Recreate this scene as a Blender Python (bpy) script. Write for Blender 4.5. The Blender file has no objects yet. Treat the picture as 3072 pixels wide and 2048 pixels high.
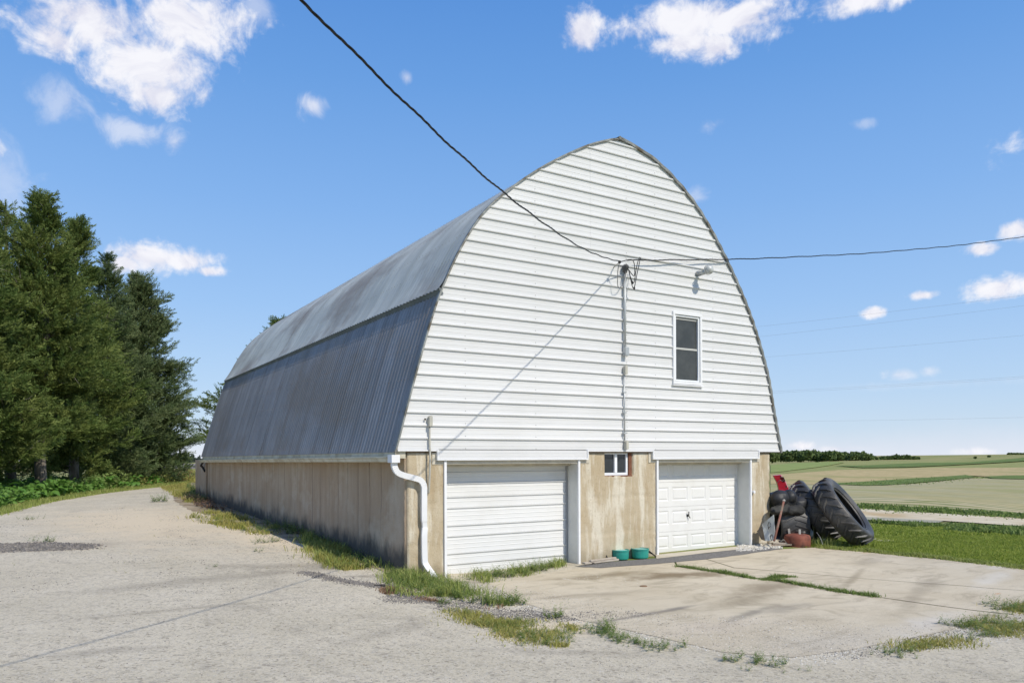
import bpy, bmesh, math, random
import numpy as np
from mathutils import Vector, Matrix, geometry
random.seed(7); RNG = np.random.default_rng(7)
S = bpy.context.scene
COL = S.collection
pi = math.pi

# ------------------------------------------------------------------ camera
CF, CYAW, CROLL, CYP = 2288.49, 0.556018, -0.0041552, 1375.99
CAM = np.array([-5.312, -12.3335, -0.1779])
_fw = np.array([math.sin(CYAW), math.cos(CYAW), 0.0])
_r0 = np.array([math.cos(CYAW), -math.sin(CYAW), 0.0]); _u0 = np.array([0, 0, 1.0])
_r = math.cos(CROLL)*_r0 + math.sin(CROLL)*_u0
_u = -math.sin(CROLL)*_r0 + math.cos(CROLL)*_u0
cd = bpy.data.cameras.new('camera'); cam = bpy.data.objects.new('camera', cd); COL.objects.link(cam)
cd.sensor_width = 36; cd.lens = 36*CF/3072; cd.shift_y = (CYP-1024)/3072; cd.clip_start = .05; cd.clip_end = 9000
cam.matrix_world = Matrix(((_r[0], _u[0], -_fw[0], CAM[0]), (_r[1], _u[1], -_fw[1], CAM[1]), (_r[2], _u[2], -_fw[2], CAM[2]), (0, 0, 0, 1)))
S.camera = cam
def ray(x, y):
    d = _fw*CF + _r*(x-1536) - _u*(y-CYP); return d/np.linalg.norm(d)
def onY(x, y, Y=0.): d = ray(x, y); return CAM + d*((Y-CAM[1])/d[1])
def onX(x, y, X=0.): d = ray(x, y); return CAM + d*((X-CAM[0])/d[0])
K = 3072/2352.0     # survey notes were taken at 2352 px width

# ------------------------------------------------------------------ light
SUN = Vector((.2, -1.0, 1.0)).normalized()
S.view_settings.view_transform = 'Standard'; S.view_settings.look = 'None'
S.view_settings.exposure = 0.0; S.view_settings.gamma = 1.0; S.view_settings.use_curve_mapping = False
ld = bpy.data.lights.new('sun', 'SUN'); ld.energy = 3.9; ld.angle = math.radians(.53); ld.color = (1, .93, .81)
sun = bpy.data.objects.new('sun', ld); COL.objects.link(sun)
sun.rotation_euler = SUN.to_track_quat('Z', 'Y').to_euler(); sun.location = (10, -30, 40)

W = bpy.data.worlds.new('World'); S.world = W; W.use_nodes = True
nt = W.node_tree; nt.nodes.clear()
class NB:
    """tiny node builder"""
    def __init__(s, t): s.t = t
    def n(s, ty, **k):
        o = s.t.nodes.new(ty)
        for a, b in k.items(): setattr(o, a, b)
        return o
    def link(s, a, b): s.t.links.new(a, b)
    def m(s, op, a, b=None, c=None, clamp=False):
        o = s.n('ShaderNodeMath', operation=op); o.use_clamp = clamp
        for i, v in enumerate((a, b, c)):
            if v is None: continue
            if isinstance(v, (int, float)): o.inputs[i].default_value = v
            else: s.link(v, o.inputs[i])
        return o.outputs[0]
    def mix(s, f, a, b, mode='MIX'):
        o = s.n('ShaderNodeMix', data_type='RGBA', blend_type=mode)
        for i, v in ((0, f), (6, a), (7, b)):
            if isinstance(v, (int, float)): o.inputs[i].default_value = v
            elif isinstance(v, (tuple, list)): o.inputs[i].default_value = (*v[:3], 1)
            else: s.link(v, o.inputs[i])
        return o.outputs[2]
    def noise(s, vec, scale, detail=4, rough=.55, dist=0., typ='FBM'):
        o = s.n('ShaderNodeTexNoise'); o.inputs['Scale'].default_value = scale
        o.inputs['Detail'].default_value = detail; o.inputs['Roughness'].default_value = rough
        o.inputs['Distortion'].default_value = dist
        if vec is not None: s.link(vec, o.inputs['Vector'])
        return o
    def ss(s, v, a, b):
        o = s.n('ShaderNodeMapRange', interpolation_type='SMOOTHSTEP')
        s.link(v, o.inputs[0]); o.inputs[1].default_value = a; o.inputs[2].default_value = b
        return o.outputs[0]
    def ramp(s, f, stops):
        o = s.n('ShaderNodeValToRGB'); cr = o.color_ramp
        while len(cr.elements) > 1: cr.elements.remove(cr.elements[-1])
        cr.elements[0].position = stops[0][0]; cr.elements[0].color = (*stops[0][1], 1)
        for p, c in stops[1:]:
            e = cr.elements.new(p); e.color = (*c, 1)
        s.link(f, o.inputs[0]); return o.outputs[0]
    def scale(s, vec, sc):
        o = s.n('ShaderNodeVectorMath', operation='MULTIPLY'); s.link(vec, o.inputs[0]); o.inputs[1].default_value = sc
        return o.outputs[0]
def srgb(r, g, b):
    f = lambda c: (c/12.92 if c <= .04045 else ((c+.055)/1.055)**2.4)
    return (f(r/255), f(g/255), f(b/255))

b = NB(nt)
tc = b.n('ShaderNodeTexCoord'); dirv = tc.outputs['Generated']
sky = b.n('ShaderNodeTexSky', sky_type='NISHITA'); sky.sun_disc = False
sky.sun_elevation = math.asin(SUN.z); sky.sun_rotation = math.atan2(SUN.x, SUN.y)
sky.air_density = 1.0; sky.dust_density = .6; sky.ozone_density = 1.6
sep = b.n('ShaderNodeSeparateXYZ'); b.link(dirv, sep.inputs[0])
el = b.m('ARCSINE', sep.outputs[2]); az = b.m('ARCTAN2', sep.outputs[0], sep.outputs[1])
# clear-day blue by elevation, blended with the physical sky
grad = b.ramp(b.m('DIVIDE', b.m('MAXIMUM', el, 0.0), 1.2, clamp=True), [
    (0.0, srgb(220, 234, 250)), (.03, srgb(207, 229, 252)), (.075, srgb(189, 220, 254)), (.16, srgb(163, 205, 254)), (.26, srgb(138, 188, 249)),
    (.38, srgb(110, 168, 239)), (.50, srgb(84, 147, 228)), (.75, srgb(66, 126, 208)), (1.0, srgb(52, 106, 188))])
nsk = b.scale(sky.outputs[0], (.085, .085, .085))
base = b.mix(.82, nsk, grad)
# clouds: each a cluster of soft lobes in azimuth / elevation, broken up by noise
warp = b.noise(dirv, 9, 6, .6)
nz = b.noise(dirv, 22, 8, .62, .6)
nzv = b.m('SUBTRACT', nz.outputs[0], .5); wv = b.m('SUBTRACT', warp.outputs[0], .5)
nz2 = b.m('SUBTRACT', b.noise(dirv, 75, 6, .6, .3).outputs[0], .5)
big = b.noise(dirv, 3.2, 5, .55)
def lobe(px, py, rx, ry, w=1.0):
    d = ray(px*K, py*K); a0 = math.atan2(d[0], d[1]); e0 = math.asin(d[2])
    sx, sy = rx*K/CF*.9, ry*K/CF*.85
    da = b.m('DIVIDE', b.m('SUBTRACT', az, a0), sx); de = b.m('DIVIDE', b.m('SUBTRACT', el, e0), sy)
    r = b.m('SQRT', b.m('ADD', b.m('MULTIPLY', da, da), b.m('MULTIPLY', de, de)))
    return b.m('MULTIPLY', b.m('SUBTRACT', 1.0, r), w)
lobes = [(210, 45, 170, 95), (420, 40, 160, 85), (330, 150, 160, 100), (350, 215, 90, 55), (130, 95, 70, 50),
         (1570, 50, 190, 62), (1700, 45, 130, 55), (1560, 100, 130, 42), (1340, 70, 60, 55), (1650, 105, 60, 40),
         (1985, 2, 110, 30), (350, 590, 95, 42), (430, 600, 75, 36), (290, 605, 45, 26), (480, 622, 50, 18),
         (2285, 664, 66, 30), (2335, 530, 40, 24), (2255, 572, 34, 17), (2005, 718, 28, 15), (2120, 678, 34, 13),
         (2560, 640, 120, 60), (2700, 300, 260, 110), (2650, 250, 150, 90), (-260, 300, 200, 80), (-420, 240, 160, 90), (1100, -330, 320, 110), (300, -260, 260, 120)]
f = None
for L in lobes:
    v = lobe(*L); f = v if f is None else b.m('MAXIMUM', f, v)
f2 = b.m('ADD', b.m('ADD', f, b.m('MULTIPLY', nzv, 1.6)), b.m('ADD', b.m('MULTIPLY', wv, 1.5), b.m('MULTIPLY', nz2, .9)))
mask = b.ss(f2, -.1, .72)
thin = [(300, 300, 75, 32, .55), (400, 325, 30, 30, .5), (717, 243, 34, 26, .7), (935, 180, 14, 16, .5), (2070, 860, 34, 14, .6), (2135, 852, 22, 12, .5), (1640, 287, 30, 16, .35),
        (1590, 455, 40, 20, .35), (150, 230, 60, 50, .4), (590, 20, 40, 40, .4), (2180, 880, 300, 10, .1), (1985, 285, 24, 12, .3), (1840, 1024, 34, 12, 1.), (1920, 1030, 60, 9, .8), (2240, 1037, 40, 10, 1.), (15, 420, 60, 90, .3)]
g = None
for L in thin:
    v = lobe(L[0], L[1], L[2]*1.3, L[3]*1.3); v = b.m('MULTIPLY', b.ss(b.m('ADD', v, b.m('MULTIPLY', nzv, 2.6)), .0, 1.1), L[4])
    g = v if g is None else b.m('MAXIMUM', g, v)
# scattered fair-weather cloud elsewhere (behind and beside the camera)
side = b.ss(b.m('ABSOLUTE', b.m('SUBTRACT', az, CYAW)), .9, 1.3)
scat = b.m('MULTIPLY', b.ss(b.m('ADD', big.outputs[0], b.m('MULTIPLY', nzv, .35)), .56, .68), b.m('MULTIPLY', side, b.ss(el, .06, .2)))
mask = b.m('MAXIMUM', b.m('MAXIMUM', mask, g), scat, clamp=True)
ccol = b.mix(b.ss(nz.outputs[0], .32, .62), srgb(226, 226, 240), srgb(252, 251, 255))
hz = b.m('MULTIPLY', b.ss(b.m('ADD', b.m('MULTIPLY', b.m('SUBTRACT', .045, el), 26.0), b.m('MULTIPLY', wv, .9)), 0, 1.3), .6)
base = b.mix(hz, base, srgb(236, 238, 250))
skyc = b.mix(b.m('MULTIPLY', mask, .95), base, ccol)
bg = b.n('ShaderNodeBackground'); b.link(skyc, bg.inputs[0]); bg.inputs[1].default_value = 1.0
wo = b.n('ShaderNodeOutputWorld'); b.link(bg.outputs[0], wo.inputs[0])

# ------------------------------------------------------------------ materials
def mat(name, c1, c2=None, scale=3.0, rough=.8, metal=0., bump=.0, bscale=40., spec=.3, obvar=0., c3=None, s3=.4, build=None, trans=0., stretch=None, tint=None):
    m = bpy.data.materials.new(name); m.use_nodes = True; t = m.node_tree; B = NB(t)
    bs = t.nodes['Principled BSDF']
    geo = B.n('ShaderNodeNewGeometry'); pos = geo.outputs['Position']
    if stretch: pos = B.scale(pos, stretch)
    col = None
    n1 = B.noise(pos, scale, 6, .6)
    f = B.ss(n1.outputs[0], .33, .67)
    col = B.mix(f, c1, c2 or c1)
    if c3:
        n2 = B.noise(pos, s3, 5, .6); col = B.mix(B.ss(n2.outputs[0], .45, .7), col, c3)
    if tint:
        a = B.n('ShaderNodeAttribute'); a.attribute_name = 'tint'; col = B.mix(a.outputs['Fac'], col, tint)
    if obvar:
        oi = B.n('ShaderNodeObjectInfo'); v = B.m('ADD', B.m('MULTIPLY', B.m('SUBTRACT', oi.outputs['Random'], .5), obvar), 1.0)
        hs = B.n('ShaderNodeHueSaturation'); B.link(v, hs.inputs['Value']); B.link(col, hs.inputs['Color']); col = hs.outputs[0]
    if build: col = build(B, geo.outputs['Position'], col, bs)
    B.link(col, bs.inputs['Base Color'])
    bs.inputs['Roughness'].default_value = rough; bs.inputs['Metallic'].default_value = metal
    bs.inputs['Specular IOR Level'].default_value = spec
    if bump:
        nb = B.noise(pos, bscale, 5, .65); bp = B.n('ShaderNodeBump'); bp.inputs['Strength'].default_value = 1.0
        bp.inputs['Distance'].default_value = bump; B.link(nb.outputs[0], bp.inputs['Height']); B.link(bp.outputs[0], bs.inputs['Normal'])
    if trans:
        out = t.nodes['Material Output']; tr = B.n('ShaderNodeBsdfTranslucent'); B.link(col, tr.inputs[0])
        mx = B.n('ShaderNodeMixShader'); mx.inputs[0].default_value = trans
        B.link(bs.outputs[0], mx.inputs[1]); B.link(tr.outputs[0], mx.inputs[2]); B.link(mx.outputs[0], out.inputs[0])
    return m
def stain(B, pos, cx, cy, rx, ry, ang=0., soft=.6, nscale=2.5, namp=1.2):
    """0..1 blob on the ground at a fixed place"""
    s = B.n('ShaderNodeSeparateXYZ'); B.link(pos, s.inputs[0])
    dx = B.m('SUBTRACT', s.outputs[0], cx); dy = B.m('SUBTRACT', s.outputs[1], cy); c, sn = math.cos(ang), math.sin(ang)
    u = B.m('DIVIDE', B.m('ADD', B.m('MULTIPLY', dx, c), B.m('MULTIPLY', dy, sn)), rx)
    v = B.m('DIVIDE', B.m('SUBTRACT', B.m('MULTIPLY', dy, c), B.m('MULTIPLY', dx, sn)), ry)
    r = B.m('SQRT', B.m('ADD', B.m('MULTIPLY', u, u), B.m('MULTIPLY', v, v)))
    n = B.noise(pos, nscale, 6, .65)
    return B.ss(B.m('ADD', B.m('SUBTRACT', 1.0, r), B.m('MULTIPLY', B.m('SUBTRACT', n.outputs[0], .5), namp)), 0., soft)
def speckle(B, pos, scale, lo, hi):
    v = B.n('ShaderNodeTexVoronoi'); v.inputs['Scale'].default_value = scale; B.link(pos, v.inputs['Vector'])
    s = B.n('ShaderNodeSeparateColor'); B.link(v.outputs['Color'], s.inputs[0])
    return B.ss(s.outputs[0], lo, hi)

# ------------------------------------------------------------------ terrain height
def lp(x, y):
    dx = x-CAM[0]; dy = y-CAM[1]; r = np.hypot(dx, dy); k = np.log1p(r/8.0)/np.maximum(r, 1e-6); return dx*k, dy*k
def pd(px, py, depth):     # survey point: photo position and distance -> place
    d = _fw*CF + _r*(px*K-1536) - _u*(py*K-CYP); return CAM + d/CF*depth
ctl = [(-5.3, -12.3, -2.18), (-5.3, -16, -2.2), (0, -12, -2.25), (5, -14, -2.3), (-10, -12, -2.1), (0, -6, -2.3), (0, -3, -2.31), (3, -5, -2.36), (3, -2, -2.34),
       (1, 0, -2.345), (2.5, -.2, -2.335), (4, -.2, -2.31), (6, -.2, -2.285), (7.5, -.2, -2.27), (9.7, -.2, -2.27), (5, -.6, -2.29), (8, -.7, -2.27), (5, 1.5, -2.3), (8, 1.5, -2.3), (10, -3, -2.34), (8, -6, -2.42), (12, -1, -2.36), (14, 0, -2.42), (16, -5, -2.5),
       (.1, 0, -2.22), (.1, 3, -2.1), (.1, 6, -2.0), (.1, 9, -1.93), (.1, 13, -1.85), (.1, 18, -1.75), (.1, 25, -1.7), (-1, 0, -2.17), (-1.2, 6, -1.99), (-1.2, 12, -1.86),
       (-4, 0, -2.1), (-4, 8, -1.95), (-4, 18, -1.8), (-9, 0, -2.0), (-9, 10, -1.85), (-14, 6, -1.8), (-10, 22, -1.75), (-5, 35, -1.75), (-30, 20, -1.6), (-20, -10, -1.9), (5, 45, -1.8), (20, 40, -1.9),
       (-60, 60, -1.6), (-20, 120, -1.8), (20, 120, -1.9), (-20, 400, -1.9), (60, 400, -2.0), (0, 1500, -2.2), (-900, 900, -2.2), (0, -60, -2.5), (-100, -100, -2.5), (40, -60, -3.2), (0, -1500, -4), (-1500, -300, -3),
       (14, 8, -2.6), (12, 16, -2.6), (20, 10, -2.8)]
for q in [(2352, 1305, 14.4), (2352, 1260, 19.2), (2352, 1224, 26.5), (2352, 1208, 33), (2352, 1190, 37), (1980, 1190, 37.5), (1980, 1168, 43.5), (2000, 1230, 22.5),
          (2352, 1170, 52), (2352, 1130, 110), (2352, 1100, 190), (2352, 1080, 300), (2352, 1060, 480), (2352, 1048, 740), (2352, 1042.5, 1150), (2352, 1047, 1500), (2600, 1041, 1150), (2600, 1060, 460), (2600, 1100, 190),
          (2150, 1150, 56), (2150, 1120, 115), (2150, 1095, 190), (2150, 1075, 310), (2150, 1060, 480), (2150, 1050, 760), (2150, 1045, 1150), (2150, 1049, 1500),
          (1950, 1150, 54), (1950, 1115, 120), (1950, 1090, 200), (1950, 1073, 310), (1950, 1060, 470), (1950, 1056, 640), (1950, 1047.5, 1150), (1950, 1052, 1500),
          (1780, 1140, 60), (1780, 1105, 125), (1780, 1085, 210), (1780, 1070, 320), (1780, 1063, 480), (1780, 1063, 640), (1780, 1056, 1150)]:
    p = pd(*q); ctl.append(tuple(p))
ctl = np.array(ctl); _cu, _cv = lp(ctl[:, 0], ctl[:, 1]); _n = len(ctl)
def _phi(r2): return .5*r2*np.log(r2+1e-12)
_A = np.zeros((_n+3, _n+3)); _A[:_n, :_n] = _phi((_cu[:, None]-_cu[None])**2+(_cv[:, None]-_cv[None])**2)+np.eye(_n)*2e-4
_A[:_n, _n] = 1; _A[:_n, _n+1] = _cu; _A[:_n, _n+2] = _cv; _A[_n:, :_n] = _A[:_n, _n:].T
_w = np.linalg.solve(_A, np.concatenate([ctl[:, 2], np.zeros(3)]))
def H(x, y):
    x = np.atleast_1d(np.asarray(x, float)); y = np.atleast_1d(np.asarray(y, float)); out = np.empty(len(x))
    for i in range(0, len(x), 20000):
        u, v = lp(x[i:i+20000], y[i:i+20000])
        out[i:i+20000] = _phi((u[:, None]-_cu)**2+(v[:, None]-_cv)**2)@_w[:_n]+_w[_n]+_w[_n+1]*u+_w[_n+2]*v
    return out
def h1(x, y): return float(H(x, y)[0])
_ts = np.geomspace(2, 3000, 900)
def G(px, py):   # survey point seen in the photo -> place on the terrain
    d = ray(px*K, py*K); P = CAM+d*_ts[:, None]; f = P[:, 2]-H(P[:, 0], P[:, 1]); i = np.where(f < 0)[0]
    if len(i) == 0: return P[-1]
    i = max(i[0], 1); t = _ts[i-1]+(_ts[i]-_ts[i-1])*f[i-1]/(f[i-1]-f[i]); return CAM+d*t

# ------------------------------------------------------------------ mesh helpers
def link(name, me, m=None, parent=None, loc=None):
    o = bpy.data.objects.new(name, me); COL.objects.link(o)
    if m is not None and me is not None: me.materials.append(m)
    if parent is not None: o.parent = parent
    if loc is not None: o.location = loc
    return o
def empty(name, label, cat, group=None, loc=(0, 0, 0), rz=0.):
    o = bpy.data.objects.new(name, None); COL.objects.link(o); o.location = loc; o.rotation_euler = (0, 0, rz)
    o['label'] = label; o['category'] = cat
    if group: o['group'] = group
    return o
def tag(o, label=None, cat=None, group=None, kind=None):
    if label: o['label'] = label
    if cat: o['category'] = cat
    if group: o['group'] = group
    if kind: o['kind'] = kind
    return o
def fmesh(name, V, faces, tint=None, smooth=False):
    """faces: list of int arrays (n,k)"""
    me = bpy.data.meshes.new(name); V = np.asarray(V, np.float32)
    me.vertices.add(len(V)); me.vertices.foreach_set('co', V.ravel())
    loops = np.concatenate([np.asarray(F, np.int32).ravel() for F in faces]); sizes = np.concatenate([np.full(len(F), np.asarray(F).shape[1], np.int32) for F in faces])
    me.loops.add(len(loops)); me.loops.foreach_set('vertex_index', loops)
    me.polygons.add(len(sizes)); st = np.concatenate([[0], np.cumsum(sizes)[:-1]]).astype(np.int32)
    me.polygons.foreach_set('loop_start', st)
    if smooth: me.polygons.foreach_set('use_smooth', np.ones(len(sizes), bool))
    if tint is not None:
        a = me.attributes.new('tint', 'FLOAT', 'FACE'); a.data.foreach_set('value', np.asarray(tint, np.float32))
    me.update(calc_edges=True); me.validate(); return me
def grid(nu, nv, off=0):
    i = np.arange(nu-1)[:, None]*nv+np.arange(nv-1)[None]; i = i.ravel()+off
    return np.stack([i, i+nv, i+nv+1, i+1], 1)
class MB:
    def __init__(s): s.V = []; s.F = []
    def add(s, V, F): o = len(s.V); s.V += [tuple(map(float, v)) for v in V]; s.F += [tuple(int(i)+o for i in f) for f in F]; return s
    def box(s, x0, x1, y0, y1, z0, z1):
        return s.add([(x0, y0, z0), (x1, y0, z0), (x1, y1, z0), (x0, y1, z0), (x0, y0, z1), (x1, y0, z1), (x1, y1, z1), (x0, y1, z1)],
                     [(0, 3, 2, 1), (4, 5, 6, 7), (0, 1, 5, 4), (1, 2, 6, 5), (2, 3, 7, 6), (3, 0, 4, 7)])
    def tube(s, P, r, n=8, cap=True, prof=None):
        P = [Vector(p) for p in P]; rr = r if isinstance(r, (list, tuple)) else [r]*len(P); V = []; F = []
        up = Vector((0, 0, 1)); N = None
        for i, p in enumerate(P):
            t = (P[min(i+1, len(P)-1)]-P[max(i-1, 0)]).normalized()
            if N is None:
                N = t.cross(up) if abs(t.z) < .95 else t.cross(Vector((0, 1, 0)))
                N.normalize()
            N = (N-t*N.dot(t)).normalized(); Bn = t.cross(N)
            if prof: V += [p+N*a*rr[i]+Bn*c*rr[i] for a, c in prof]
            else: V += [p+(N*math.cos(2*pi*k/n)+Bn*math.sin(2*pi*k/n))*rr[i] for k in range(n)]
        if prof: n = len(prof)
        for i in range(len(P)-1):
            for k in range(n): F.append((i*n+k, i*n+(k+1) % n, (i+1)*n+(k+1) % n, (i+1)*n+k))
        if cap: F.append(tuple(range(n))[::-1]); F.append(tuple((len(P)-1)*n+k for k in range(n)))
        return s.add(V, F)
    def lathe(s, prof, n=24, M=None):
        V = []; F = []; M = M or Matrix()
        for r, z in prof: V += [M@Vector((r*math.cos(2*pi*k/n), r*math.sin(2*pi*k/n), z)) for k in range(n)]
        for i in range(len(prof)-1):
            for k in range(n): F.append((i*n+k, i*n+(k+1) % n, (i+1)*n+(k+1) % n, (i+1)*n+k))
        return s.add(V, F)
    def sphere(s, c, r, n=12, m=8, sc=(1, 1, 1)):
        pr = [(max(1e-4, math.sin(pi*i/m))*r, -math.cos(pi*i/m)*r) for i in range(m+1)]
        return s.lathe(pr, n, Matrix.Translation(c)@Matrix.Diagonal((*sc, 1)))
    def prism(s, poly, y0, y1):   # poly in xz
        n = len(poly); V = [(x, y0, z) for x, z in poly]+[(x, y1, z) for x, z in poly]
        return s.add(V, [tuple(range(n)), tuple(range(2*n-1, n-1, -1))]+[(i, i+n, (i+1) % n+n, (i+1) % n) for i in range(n)])
    def mesh(s, name, smooth=False, bevel=0):
        me = bpy.data.meshes.new(name); me.from_pydata(s.V, [], s.F)
        if bevel or True:
            bm = bmesh.new(); bm.from_mesh(me); bmesh.ops.recalc_face_normals(bm, faces=bm.faces)
            if bevel: bmesh.ops.bevel(bm, geom=list(bm.edges), offset=bevel, segments=2, affect='EDGES', profile=.6, clamp_overlap=True)
            bm.to_mesh(me); bm.free()
        if smooth: me.polygons.foreach_set('use_smooth', [True]*len(me.polygons)); me.update()
        return me
    def build(s, name, m, parent=None, smooth=False, bevel=0, loc=None): return link(name, s.mesh(name, smooth, bevel), m, parent, loc)
def box(name, m, parent, x0, x1, y0, y1, z0, z1, bevel=0): return MB().box(x0, x1, y0, y1, z0, z1).build(name, m, parent, bevel=bevel)
def spl(P, n=6):
    P = [np.array(p, float) for p in P]; out = []
    for i in range(len(P)-1):
        a, bq, c, d = P[max(i-1, 0)], P[i], P[i+1], P[min(i+2, len(P)-1)]
        for k in range(n):
            t = k/n; out.append(.5*((2*bq)+(-a+c)*t+(2*a-5*bq+4*c-d)*t*t+(-a+3*bq-3*c+d)*t**3))
    out.append(P[-1]); return out
def vnoise(P, sc, seed=0):      # cheap smooth value noise for vertex displacement
    P = np.asarray(P)*sc; o = np.zeros(len(P)); rg = np.random.default_rng(seed)
    for k in range(7):
        d = rg.normal(size=P.shape[1]); d /= np.linalg.norm(d); f = 1.0*1.63**k; o += np.sin(P@(d*f*2.3)+rg.uniform(0, 6.28)+1.7*np.sin(P@(rg.normal(size=P.shape[1])*.6*f)))/1.5**k
    return o/2.6

# ------------------------------------------------------------------ terrain meshes
fov0 = CYAW
an = np.concatenate([np.arange(-50, 50, .5), np.arange(50, 310, 4.)]); an = np.radians(an)+fov0
rad = np.concatenate([[.3], np.geomspace(1.2, 5200, 300)])
AA, RR = np.meshgrid(an, rad, indexing='ij'); X = CAM[0]+np.sin(AA)*RR; Y = CAM[1]+np.cos(AA)*RR
Z = H(X.ravel(), Y.ravel()); V = np.stack([X.ravel(), Y.ravel(), Z], 1)
F = grid(len(an), len(rad)); wrap = (len(an)-1)*len(rad)+np.arange(len(rad)-1)
F = np.concatenate([F[:, ::-1], np.stack([wrap, wrap+1, np.arange(len(rad)-1)+1, np.arange(len(rad)-1)], 1)])
def far_tex(B, pos, col, bs):
    # grassland near, mixed pasture and young row crop farther off
    s = B.n('ShaderNodeSeparateXYZ'); B.link(pos, s.inputs[0])
    n = B.noise(B.scale(pos, (.012, .03, 0)), 1.0, 6, .6); c2 = B.mix(B.ss(n.outputs[0], .4, .62), (.22, .24, .07), (.33, .29, .115))
    d = B.n('ShaderNodeVectorMath', operation='DISTANCE'); B.link(pos, d.inputs[0]); d.inputs[1].default_value = tuple(CAM)
    return B.mix(B.ss(d.outputs['Value'], 45, 75), col, c2)
M_ground = mat('grassy_ground', (.13, .17, .035), (.2, .23, .06), 1.7, .95, bump=.05, bscale=7, c3=(.26, .25, .1), s3=.5, build=far_tex)
g = link('ground', fmesh('ground', V, [F], smooth=True), M_ground); g['kind'] = 'structure'; g['label'] = 'grassy ground falling away to rolling farmland'
def sheet(name, pts, m, off=.012, step=.4, parent=None, world=False, kind='structure', label=None, jag=0., rel=0.):
    P = [np.array(p)[:2] if world else G(*p)[:2] for p in pts]
    # densify edge
    E = []
    for i in range(len(P)):
        a, c = P[i], P[(i+1) % len(P)]; L = np.linalg.norm(c-a); k = max(1, int(L/step))
        for j in range(k):
            q = a+(c-a)*j/k
            if jag and j: q = q+RNG.normal(size=2)*jag
            E.append(q)
    E = np.array(E); mn, mx = E.min(0), E.max(0)
    gx, gy = np.meshgrid(np.arange(mn[0], mx[0], step), np.arange(mn[1], mx[1], step)); Q = np.stack([gx.ravel(), gy.ravel()], 1)
    if len(Q) > 40000: Q = Q[RNG.choice(len(Q), 40000, replace=False)]
    Q = Q[inpoly(Q, E)]
    V2 = [Vector(q) for q in E]+[Vector(q) for q in Q]; n = len(E)
    vo, _, fo, *_r2 = geometry.delaunay_2d_cdt(V2, [(i, (i+1) % n) for i in range(n)], [list(range(n))], 2, 1e-5)
    A = np.array([tuple(v) for v in vo]); z = H(A[:, 0], A[:, 1])+off+rel*np.hypot(A[:, 0]-CAM[0], A[:, 1]-CAM[1])
    o = link(name, fmesh(name, np.c_[A, z], [np.array([f for f in fo if len(f) == 3])], smooth=True), m, parent)
    if kind: o['kind'] = kind
    if label: o['label'] = label
    if o.data.polygons[0].normal.z < 0: o.data.flip_normals()
    return o
def inpoly(Q, E):
    x, y = Q[:, 0], Q[:, 1]; c = np.zeros(len(Q), bool); n = len(E)
    for i in range(n):
        x0, y0 = E[i]; x1, y1 = E[(i+1) % n]
        if y0 == y1: continue
        k = ((y0 > y) != (y1 > y)) & (x < (x1-x0)*(y-y0)/(y1-y0)+x0); c ^= k
    return c

# driveway: old pale asphalt with exposed chips
def drive_tex(B, pos, col, bs):
    f1 = speckle(B, pos, 62, .5, .9); c = B.mix(B.m('MULTIPLY', f1, .34), col, (.25, .21, .155))
    f2 = speckle(B, pos, 70, .75, 1.0); c = B.mix(B.m('MULTIPLY', f2, .5), c, (.68, .65, .6))
    f3 = speckle(B, pos, 30, .8, 1.0); c = B.mix(B.m('MULTIPLY', f3, .5), c, (.2, .17, .13))
    st = B.noise(B.scale(pos, (1., .55, 1.)), .9, 8, .7, .6); c = B.mix(B.m('MULTIPLY', B.ss(st.outputs[0], .54, .72), .38), c, (.22, .195, .165))
    n3 = B.noise(pos, 6., 6, .7); c = B.mix(B.m('MULTIPLY', B.ss(n3.outputs[0], .5, .68), .3), c, (.2, .18, .15))
    for (px, py, rx, ry, a, w) in [(1000, 1335, 2.2, .35, -.35, .6), (500, 1330, 3., .5, .2, .35), (130, 1256, 2.6, .8, .1, .4), (220, 1500, .8, .25, 0, .35), (700, 1300, 2.2, .5, -.3, .4), (1300, 1500, 1.6, .2, -.6, .3), (420, 1400, 2.4, .15, .1, .3), (900, 1450, 1.2, .3, .5, .25)]:
        p = G(px, py); s = stain(B, pos, p[0], p[1], rx, ry, a, .9, 2.6, 1.6); c = B.mix(B.m('MULTIPLY', s, w), c, (.2, .175, .14))
    # sand washed over the far part and along the barn
    for (px, py, rx, ry, a) in [(330, 1200, 3.6, 9., .1), (640, 1240, 1.3, 4.5, .1), (1300, 1440, 1.7, .7, .2), (560, 1190, 1.6, 7, .05)]:
        p = G(px, py); s = stain(B, pos, p[0], p[1], rx, ry, a, .9, 1.3, 1.3); c = B.mix(B.m('MULTIPLY', s, .7), c, (.72, .6, .42))
    return c
M_drive = mat('chip_sealed_asphalt', (.585, .52, .385), (.66, .59, .45), .55, .95, bump=.012, bscale=85, spec=.2, build=drive_tex)
sheet('driveway', [(-900, 1900), (-300, 1230), (-60, 1190), (0, 1180), (60, 1160), (130, 1147), (220, 1134), (330, 1121), (432, 1110), (450, 1112), (446, 1130), (470, 1148), (600, 1190), (760, 1240), (900, 1292), (960, 1320), (1015, 1319), (1110, 1309), (1310, 1288), (1420, 1296), (1500, 1330), (1700, 1420), (2000, 1440), (2352, 1400), (2700, 1380), (3300, 1500), (2900, 2100), (1200, 3600)],
      M_drive, .012, .4, jag=.03, label='pale weathered asphalt driveway sweeping round the barn')
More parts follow.
